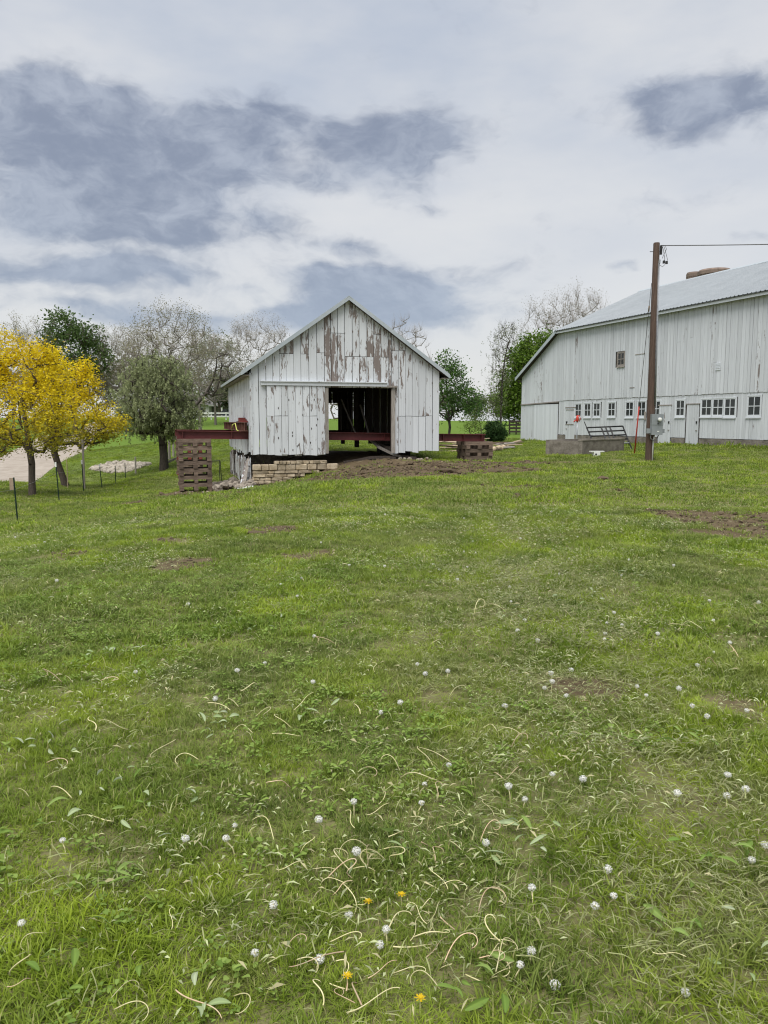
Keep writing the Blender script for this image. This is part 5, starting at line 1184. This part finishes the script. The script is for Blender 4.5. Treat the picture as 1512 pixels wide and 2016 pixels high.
def blocked(x, y):
    b = np.zeros(len(x), bool)
    u = (x-BP[0])*bx[0]+(y-BP[1])*bx[1]; v = (x-BP[0])*by[0]+(y-BP[1])*by[1]; b |= (u > -.1) & (u < BW-.3) & (v > -.1) & (v < BL)
    u = (x-GP[0])*gx[0]+(y-GP[1])*gx[1]; v = (x-GP[0])*gy[0]+(y-GP[1])*gy[1]; b |= (u > -4.5) & (v > -.05)
    xr = np.interp(y, [p[1] for p in ROADP], [p[0] for p in ROADP]); b |= (x < xr+.1) & (x > xr-RW-.1)
    return b
GRNG = np.random.default_rng(99)
def trodden(x, y): return np.exp(-((x-(.85+.13*(y-2)))/(.42+.05*y))**2)*np.clip(.35+1.3*(fbm(x*1.2, y*1.2, 81, 3)-.25), 0, 1)*np.clip((16-y)/5, 0, 1)
def lawn(name, dens, d0, d1, protos, s0, s1, label, k=.60, m=1.6, dirt_keep=.06, patch=True):
    x, y = wedge(dens, d0, d1, GRNG, k, m); dm = dirt(x, y)+(fbm(x*2.6, y*2.6, 31, 3)-.5)*1.1
    keep = (GRNG.random(len(x)) < np.clip(1-(dm-.30)/.32, dirt_keep, 1)) & ~blocked(x, y)
    x, y = x[keep], y[keep]; hgt = .60+.85*fbm(x*.55, y*.55, 41, 3)*fbm(x*2.3, y*2.3, 43, 2)*1.55
    td = trodden(x, y); hgt = hgt*(1-.28*td); n = len(x); tl_ = .10+.75*td; rot = np.stack([GRNG.normal(size=n)*tl_, GRNG.normal(size=n)*tl_, GRNG.uniform(0, 6.28, n)], -1)
    gn_scatter(name, np.stack([x, y, gz(x, y)], -1), rot, GRNG.uniform(s0, s1, n)*hgt, GRNG.integers(0, len(protos), n), protos, label, 'grass')
pr = np.random.default_rng(5)
near_p = [tuft(pr, 32, .055, .052, .0036, .8) for _ in range(6)]+[tuft(pr, 28, .06, .045, .0034, 1.4) for _ in range(5)]+[tuft(pr, 16, .05, .065, .0048, .7) for _ in range(2)]
mid_p = [tuft(pr, 32, .10, .056, .007, .8) for _ in range(5)]+[tuft(pr, 28, .11, .046, .0065, 1.4) for _ in range(3)]
far_p = [tuft(pr, 34, .30, .062, .018, .8) for _ in range(5)]
lawn('lawn_grass', 620, .9, 5.2, near_p, .8, 1.25, 'short mown grass blades of the near lawn', .60, 1.2)
lawn('lawn_grass', 210, 5.2, 14, mid_p, .85, 1.25, 'mown grass of the middle lawn')
lawn('lawn_grass', 26, 14, 56, far_p, .8, 1.3, 'mown grass of the far lawn up to the barns', .60, 3)
# longer weeds along the big barn footing and at the pole
n = 700; s_ = GRNG.uniform(-4.6, GLEN, n); l_ = -np.abs(GRNG.normal(size=n))*.28-.12; x = GP[0]+gx[0]*s_+gy[0]*l_; y = GP[1]+gx[1]*s_+gy[1]*l_
keep = fbm(s_*.6, s_*0, 3, 2) > .40; x, y = x[keep], y[keep]; n = len(x)
gn_scatter('wall_weeds', np.stack([x, y, gz(x, y)], -1), np.stack([GRNG.normal(size=n)*.1, GRNG.normal(size=n)*.1, GRNG.uniform(0, 6.28, n)], -1), GRNG.uniform(1.2, 2.8, n), GRNG.integers(0, 5, n), far_p, 'rough taller grass along the footing of the big barn', 'grass')
# broad weeds: clover and small plantain leaves
def leafplant(rng, n, L, wd, spread, cols, up=.35):
    V = []; Fq = []; cc = []
    for k in range(n):
        a = rng.uniform(0, 6.283); r = spread*rng.random(); p = np.array([r*math.cos(a), r*math.sin(a), rng.uniform(.012, .05)]); b = a+rng.normal()*.5
        d = np.array([math.cos(b), math.sin(b), 0]); sd_ = np.array([-math.sin(b), math.cos(b), 0]); l = L*rng.uniform(.5, 1.3); w = wd*rng.uniform(.6, 1.3); u = up*rng.uniform(-.2, 1.5); c = np.array(cols[0])+(np.array(cols[1])-np.array(cols[0]))*rng.random()
        b0 = len(V)
        for q, wf, dz in ((0, .15, 0), (.3, .85, .7), (.62, 1.0, 1.0), (.88, .55, .9), (1, .04, .7)):
            m = p+d*l*q+np.array([0, 0, l*u*dz*q]); V += [m-sd_*w*wf/2+np.array([0, 0, w*.22*wf]), m, m+sd_*w*wf/2+np.array([0, 0, w*.22*wf])]; cc += [c*.95, c*1.15, c]
        for j in range(4):
            o = b0+3*j; Fq += [(o, o+1, o+4, o+3), (o+1, o+2, o+5, o+4)]
    me = np_mesh('weed', np.array(V), np.array(Fq), True, np.array(cc)); me.materials.append(MATS['leaf']); return me
clov = [leafplant(pr, 16, .022, .020, .075, ((.12, .20, .03), (.27, .37, .09)), .3) for _ in range(5)]+[leafplant(pr, 6, .045, .018, .04, ((.13, .21, .03), (.26, .36, .08)), .3) for _ in range(2)]
x, y = wedge(70, .9, 9, GRNG, .6, 1.2); keep = (fbm(x*.8, y*.8, 61, 3)+.10*(x < -.2) > .60) & (dirt(x, y) < .35); x, y = x[keep], y[keep]; n = len(x)
gn_scatter('clover', np.stack([x, y, gz(x, y)+.008], -1), np.stack([GRNG.normal(size=n)*.15, GRNG.normal(size=n)*.15, GRNG.uniform(0, 6.28, n)], -1), GRNG.uniform(.45, 1.0, n), GRNG.integers(0, len(clov), n), clov, 'clover and small broad weed leaves among the grass', 'weeds')
# pale cuttings left by the mower
def clip_mesh(rng, n, spread):
    V = []; Fq = []; cc = []
    for k in range(n):
        p = np.array([*(rng.normal(size=2)*spread), rng.uniform(.025, .06)]); a = rng.uniform(0, 6.283); l = rng.uniform(.012, .04); w = rng.uniform(.0025, .007); d = np.array([math.cos(a), math.sin(a), rng.normal()*.25]); s2 = np.array([-math.sin(a), math.cos(a), rng.normal()*.5])*w/2
        c = np.array((.40, .44, .24))*rng.uniform(.6, 1.35) if rng.random() < .7 else np.array((.42, .39, .22))*rng.uniform(.6, 1.2); b0 = len(V)
        V += [p-d*l/2, p-s2+np.array([0, 0, l*.15]), p+d*l/2, p+s2+np.array([0, 0, l*.15])]; cc += [c]*4; Fq.append((b0, b0+1, b0+2, b0+3))
    me = np_mesh('cuttings', np.array(V), np.array(Fq), False, np.array(cc)); me.materials.append(MATS['leaf_dull']); return me
cut = [clip_mesh(pr, 12, .06) for _ in range(5)]
x, y = wedge(60, .9, 14, GRNG, .6, 1.2); path = np.exp(-((x-(.9+.12*(y-2)))/(.55+.06*y))**2)
keep = GRNG.random(len(x)) < np.clip(.12+.75*path*(fbm(x*1.1, y*1.1, 71, 3) > .46)+.55*(fbm(x*.7, y*.7, 73, 3) > .62), 0, 1); x, y = x[keep], y[keep]; n = len(x)
gn_scatter('grass_cuttings', np.stack([x, y, gz(x, y)], -1), np.stack([x*0, x*0, GRNG.uniform(0, 6.28, n)], -1), GRNG.uniform(.7, 1.4, n)*(1+.02*y), GRNG.integers(0, 5, n), cut, 'pale cut leaves and stalks scattered over the lawn', 'cuttings')
dry = []
for q in range(5):
    V = []; Fq = []; cc = []
    for k in range(16):
        p = np.array([*(pr.normal(size=2)*.06), pr.uniform(.012, .045)]); a = pr.uniform(0, 6.283); l = pr.uniform(.03, .075); w = pr.uniform(.0018, .0034); d = np.array([math.cos(a), math.sin(a), pr.normal()*.15]); s2 = np.array([-math.sin(a), math.cos(a), .2])*w/2; c = np.array((.27, .29, .13))*pr.uniform(.6, 1.4); b0 = len(V)
        V += [p-d*l/2-s2, p-d*l/2+s2, p+s2+np.array([0, 0, l*.10]), p-s2+np.array([0, 0, l*.10]), p+d*l/2]; cc += [c]*5; Fq += [(b0, b0+1, b0+2, b0+3), (b0+3, b0+2, b0+4, b0+4)]
    me = bpy.data.meshes.new('dry_blades'); me.from_pydata([tuple(v) for v in V], [], [f if f[2] != f[3] else f[:3] for f in Fq]); at2 = me.attributes.new('col', 'FLOAT_COLOR', 'POINT'); ca2 = np.ones((len(V), 4), np.float32); ca2[:, :3] = cc; at2.data.foreach_set('color', ca2.ravel()); me.materials.append(MATS['leaf_dull']); dry.append(me)
x, y = wedge(190, .9, 9, GRNG, .6, 1.2); keep = GRNG.random(len(x)) < np.clip(trodden(x, y)*1.0+.06, 0, 1); x, y = x[keep], y[keep]; n = len(x)
gn_scatter('dry_clippings', np.stack([x, y, gz(x, y)], -1), np.stack([GRNG.normal(size=n)*.12, GRNG.normal(size=n)*.12, GRNG.uniform(0, 6.28, n)], -1), GRNG.uniform(.7, 1.3, n)*(1+.05*y), GRNG.integers(0, 5, n), dry, 'matted dry grass clippings on the trodden strip of lawn', 'clippings')
# clods on the bare soil
pts = []
for (cx, cy, rx, ry, a, w) in DIRT[:6]:
    m = int(130*rx*ry*(1 if cy > 20 else 2.2)); u = GRNG.normal(size=(m, 2))*.55; pts.append(np.stack([cx+u[:, 0]*rx, cy+u[:, 1]*ry], -1))
for (cx, cy, rx, ry, a, w) in DIRT[6:]:
    m = int(420*rx*ry/(1+cy*.08)); u = GRNG.normal(size=(m, 2))*.6; pts.append(np.stack([cx+u[:, 0]*rx, cy+u[:, 1]*ry], -1))
pts = np.concatenate(pts); keep = dirt(pts[:, 0], pts[:, 1]) > .4; pts = pts[keep]; n = len(pts)
cl_m = [rock_mesh(1, rr) for _ in range(4)]
for m_ in cl_m: m_.materials.append(MATS['soil'])
gn_scatter('soil_clods', np.stack([pts[:, 0], pts[:, 1], gz(pts[:, 0], pts[:, 1])], -1), GRNG.uniform(-.6, .6, (n, 3))*np.array([1, 1, 5]), (.018+.075*GRNG.random(n)**3)*np.clip(pts[:, 1]/20, .25, 1.2), GRNG.integers(0, 4, n), cl_m, 'crumbly clods of turned brown soil on the bare patches', 'soil')
for k, (px, py, d, r_, lab) in enumerate(((880, 931, 24.0, .26, 'dark clump of soil on the bare ground before the barn door'), (975, 931, 24.0, .20, 'flat soil clump right of the dark clump before the barn'), (1185, 953, 21.0, .17, 'small soil clump alone in the grass before the power pole'), (505, 1057, 10.7, .10, 'small dark soil clump in the worn left lawn'))):
    b = on(px, py, d); mb_ = rock_mesh(1, rr); o = link('sod_clump', mb_, MATS['soil'], None, b+Vector((0, 0, r_*.15))); o.scale = (r_*1.5, r_, r_*.6); tag(o, lab, 'soil clump')
# pale stones of the swale
pts = []
for k in range(650):
    t_ = rr.random(); px = 180+112*t_; c_y = 903+13*t_; hw_ = 7*math.sin(math.pi*min(1, t_*1.05+.05))+1
    v = None; d = 45+rr.uniform(-1.5, 1.5)*math.sin(math.pi*min(1, max(0, t_)))*1.0
    a = P(px, c_y, d); pts.append((a.x, a.y))
pts = np.array(pts); n = len(pts); sw = [rock_mesh(1, rr) for _ in range(4)]
for m_ in sw: m_.materials.append(MATS['pale_rock'])
gn_scatter('swale_stones', np.stack([pts[:, 0], pts[:, 1], gz(pts[:, 0], pts[:, 1])+.03], -1), GRNG.uniform(-.5, .5, (n, 3))*np.array([1, 1, 6]), GRNG.uniform(.09, .22, n), GRNG.integers(0, 4, n), sw, 'pale stones lining the drainage swale by the drive', 'stones')

# ---------------------------------------------------------------- dandelions
def ground_px(px, py):                                 # where the view ray meets the lawn
    r_ = ray(px, py); t_ = -CAMZ/r_.z
    for _ in range(6): z = GZ(r_.x*t_, r_.y*t_); t_ = (z-CAMZ)/r_.z
    return Vector((r_.x*t_, r_.y*t_, z))
def puff_mesh(rng, R0=.0155):
    V = []; Fq = []
    for k in range(95):
        d = rng.normal(size=3); d /= np.linalg.norm(d); u = np.cross(d, rng.normal(size=3)); u /= np.linalg.norm(u); w = np.cross(d, u); b = len(V); r_ = R0*rng.uniform(.85, 1.08)
        s_ = .0028; c = d*r_; V += [c+u*s_, c+w*s_, c-u*s_, c-w*s_]; Fq.append((b, b+1, b+2, b+3))
        b = len(V); V += [d*R0*.2+u*.0005, d*R0*.2-u*.0005, c-u*.0005, c+u*.0005]; Fq.append((b, b+1, b+2, b+3))
    me = np_mesh('seed_head', np.array(V), np.array(Fq)); me.materials.append(MATS['puff']); return me
puffs = [puff_mesh(pr) for _ in range(3)]
core = MB().tube([(0, 0, -.006), (0, 0, 0), (0, 0, .005)], [.003, .005, .002], 6).mesh('core'); core.materials.append(MATS['stem'])
def dandelion(loc, h, label, rng):
    e = empty('dandelion_clock', loc, rng.uniform(0, 6), label, 'dandelion', 'white dandelion seed heads in the lawn')
    bx_ = rng.normal()*.3*h; by_ = rng.normal()*.3*h
    MB().tube([(0, 0, -.01), (bx_*.3, by_*.3, h*.55), (bx_, by_, h)], .0022, 4).build('stem', MATS['stem'], e)
    s_ = rng.uniform(.75, 1.15); o = link('seed_head', puffs[int(rng.integers(0, 3))], None, e, (bx_, by_, h+.012)); o.scale = (s_, s_, s_*rng.uniform(.7, 1)); link('receptacle', core, None, e, (bx_, by_, h+.010))
DP = [(825, 1568), (888, 1520), (697, 1608), (690, 1822), (762, 1862), (622, 1912), (1005, 1577), (1343, 1972), (1050, 1795), (1010, 1940), (42, 1848), (500, 1908), (823, 1605), (1000, 1405), (820, 1322), (838, 1338), (793, 1397), (1260, 1392), (1255, 1370), (1364, 1410), (1465, 1412), (1196, 1242), (1214, 1224), (1003, 1198), (550, 1160), (528, 1800), (720, 1706), (968, 1682), (1165, 1815), (1195, 1792), (1090, 1960), (1043, 1905), (1140, 1550), (1420, 1550), (1430, 1585), (1458, 1580), (1078, 1546), (1335, 1586), (460, 1645), (464, 1686), (1480, 1715), (880, 1340), (1060, 1270), (1180, 1275), (1290, 1265), (1120, 1330), (745, 1880), (1075, 1372), (1112, 1382), (1085, 1365), (1335, 1370), (1395, 1430), (130, 1680), (350, 1680), (270, 1335), (1030, 1590), (1500, 1690), (640, 1640), (1200, 1740)]
for k, (px, py) in enumerate(DP):
    dandelion(ground_px(px, py), pr.uniform(.02, .06), 'white dandelion seed head standing in the near lawn', pr)
for k in range(60):
    px = pr.uniform(20, 1500) if k % 3 else pr.uniform(900, 1500); py = 1010+pr.random()**1.5*420; v = ground_px(px, py)
    if dirt(np.array([v.x]), np.array([v.y]))[0] < .5: dandelion(v, pr.uniform(.02, .05), 'white dandelion seed head standing in the near lawn', pr)
def curl_mesh(rng):
    n = 18; L = rng.uniform(.16, .36); k0 = rng.normal()*5; k1 = rng.choice((-1, 1))*rng.uniform(10, 75); a = 0; p = np.zeros(3); pts = [p.copy()]; hz = rng.uniform(.0, .06); arch = rng.random() < .5
    for i in range(n):
        q = (i+1)/n; a += (k0+k1*q**3)*L/n; p = p+np.array([math.cos(a), math.sin(a), 0])*L/n; z = (hz*math.sin(q*3.0) if not arch else hz*1.6*math.sin(q*math.pi)); pts.append(np.array([p[0], p[1], max(-.01, z)]))
    return MB().tube(pts, list(np.linspace(.0034, .0022, len(pts))), 5).mesh('curl', True)
curls = [curl_mesh(pr) for _ in range(18)]
for k, m_ in enumerate(curls): m_.materials.append(MATS['stem' if k % 4 else 'stem_pink'])
spots = [(700, 1740, 60, 50, 17), (860, 1660, 90, 45, 16), (905, 1860, 80, 70, 17), (650, 1920, 70, 50, 12), (840, 1790, 60, 50, 10), (930, 1490, 60, 30, 7), (800, 1530, 50, 60, 8), (990, 1240, 70, 25, 14), (560, 1560, 200, 120, 12), (140, 1900, 120, 80, 10), (300, 1560, 150, 60, 8), (1420, 1800, 60, 80, 5), (1000, 1900, 60, 70, 7), (190, 1340, 40, 15, 4), (900, 1040, 90, 20, 14), (1040, 1650, 70, 20, 5), (780, 1960, 200, 40, 10), (460, 1470, 60, 40, 4), (1100, 1090, 60, 20, 10), (560, 1400, 300, 80, 14), (1320, 1290, 100, 40, 8)]
for (px, py, sx_, sy_, n) in spots:
    for k in range(int(n*.8)):
        v = ground_px(px+pr.normal()*sx_, py+pr.normal()*sy_); o = link('dandelion_stalk', curls[int(pr.integers(0, 18))]); o.location = (v.x, v.y, v.z+pr.uniform(.022, .045)); s_ = pr.uniform(.35, .75)*(1 if py > 1400 else 1.2)
        o.scale = (s_, s_, s_); o.rotation_euler = (pr.normal()*.28, pr.normal()*.28, pr.uniform(0, 6.28)); tag(o, 'bare curled pale dandelion stalk lying in the mown grass', 'dandelion stalk', 'bare curled dandelion stalks')
# broad upturned leaves
def bigleaf(rng, L, wd, c):
    n = 6; V = []; Fq = []; cc = []; bend = rng.uniform(-1.2, 1.2); arch = rng.uniform(.1, .5)
    for i in range(n+1):
        q = i/n; wf = max(.04, math.sin(math.pi*min(1, q*.92+.06))**.8); y = bend*L*.25*q*q; m = np.array([L*q, y, L*arch*math.sin(q*2.6)*.6]); s2 = np.array([0, wd*wf/2, 0]); v = np.array([0, 0, wd*wf*.22])
        V += [m-s2+v, m-s2*.45+v*.2, m, m+s2*.45+v*.2, m+s2+v]; cc += [c*.95, c*1.0, c*1.25, c*1.0, c*.95]
    for i in range(n):
        for j in range(4): a = 5*i+j; Fq.append((a, a+1, a+6, a+5))
    me = np_mesh('leaf', np.array(V), np.array(Fq), True, np.array(cc)); me.materials.append(MATS['leaf']); return me
PALE = [np.array(c) for c in ((.38, .46, .26), (.31, .40, .19), (.43, .49, .32))]; GRN = [np.array(c) for c in ((.19, .29, .06), (.24, .34, .09), (.16, .26, .05))]
bl_p = [bigleaf(pr, pr.uniform(.09, .15), pr.uniform(.03, .045), PALE[k % 3]) for k in range(6)]; bl_g = [bigleaf(pr, pr.uniform(.08, .15), pr.uniform(.03, .05), GRN[k % 3]) for k in range(6)]
clumps = [(430, 1430, .10, 7, 1, 'pale upturned broad leaves in the upper left lawn'), (235, 1555, .16, 9, 1, 'largest heap of pale upturned broad leaves in the left lawn'), (310, 1600, .10, 6, 1, 'pale twisted leaves just right of the big leaf heap'), (90, 1470, .10, 6, 1, 'pale leaf scatter near the left edge'), (70, 1650, .06, 4, 0, 'upright green dock leaves near the left edge'),
          (235, 1760, .05, 3, 0, 'flat broad leaf pair in the lower left lawn'), (770, 1700, .06, 5, 1, 'pale round leaf clump at the middle of the near lawn'), (1040, 1675, .09, 6, 1, 'row of pale cut leaves right of the middle'), (1420, 1710, .07, 5, 0, 'pointed green leaves at the right edge'), (1320, 1835, .06, 4, 0, 'lobed green leaf clump low on the right'),
          (920, 1965, .09, 6, 0, 'broad green leaf clump at the bottom right of centre'), (415, 1985, .05, 3, 1, 'single long pale leaf at the bottom left of centre'), (110, 1920, .08, 5, 0, 'broad green weed clump at the bottom left'), (620, 1420, .06, 4, 1, 'pale leaves in the upper middle lawn'), (1390, 1480, .08, 5, 0, 'broad green leaves beside the right worn path'), (1440, 1900, .08, 4, 1, 'pale leaf litter at the bottom right edge'),
          (240, 1290, .12, 7, 1, 'pale leaf patch in the left lawn beyond the leaf heap'), (1020, 1215, .12, 6, 1, 'pale leaf strip in the right lawn'), (1240, 1130, .22, 9, 1, 'wide patch of pale cut leaves in the right lawn'), (1150, 1190, .2, 8, 1, 'second patch of pale cut leaves nearer than the wide one'), (470, 1240, .12, 6, 1, 'pale leaf pair in the left middle lawn')]
for (px, py, sp, n, pale, lab) in clumps:
    v = ground_px(px, py); e = empty('broad_leaf_clump', v, 0, lab, 'leaf clump', 'broad leaf clumps in the lawn')
    for k in range(int(n*1.6)):
        x, y = pr.normal()*sp, pr.normal()*sp; o = link('leaf', (bl_p if (pale and pr.random() < .8) else bl_g)[int(pr.integers(0, 6))], None, e, (x, y, GZ(v.x+x, v.y+y)-v.z+pr.uniform(.03, .07)), (pr.normal()*.6, pr.uniform(-.25, .2), pr.uniform(0, 6.28))); s_ = pr.uniform(.28, .62); o.scale = (s_, s_, s_)
# a few yellow blooms
for k, (px, py) in enumerate(((790, 1786), (827, 1995), (725, 1800), (684, 1950))):
    v = ground_px(px, py); e = empty('dandelion_bloom', v, 0, ('small yellow dandelion bloom right of the pale stalk tangle', 'yellow dandelion bloom at the bottom edge', 'faint yellow bloom inside the pale stalk tangle', 'orange yellow bloom near the bottom middle')[k], 'dandelion', 'yellow dandelion blooms')
    MB().tube([(0, 0, -.01), (0, 0, .045)], .002, 4).build('stem', MATS['stem'], e)
    V = []; Fq = []
    for j in range(26):
        a = j*2.4; l = .007+.009*(j % 3)/2; d = np.array([math.cos(a), math.sin(a), .5-.2*(j % 3)]); s2 = np.array([-math.sin(a), math.cos(a), 0])*.002; b0 = len(V); V += [-s2*.5, s2*.5, d*l+s2, d*l-s2]; Fq.append((b0, b0+1, b0+2, b0+3))
    o = link('petals', np_mesh('petals', np.array(V), np.array(Fq), False, np.tile(np.array([[.70, .50, .02]]), (len(V), 1))), MATS['leaf'], e, (0, 0, .046))
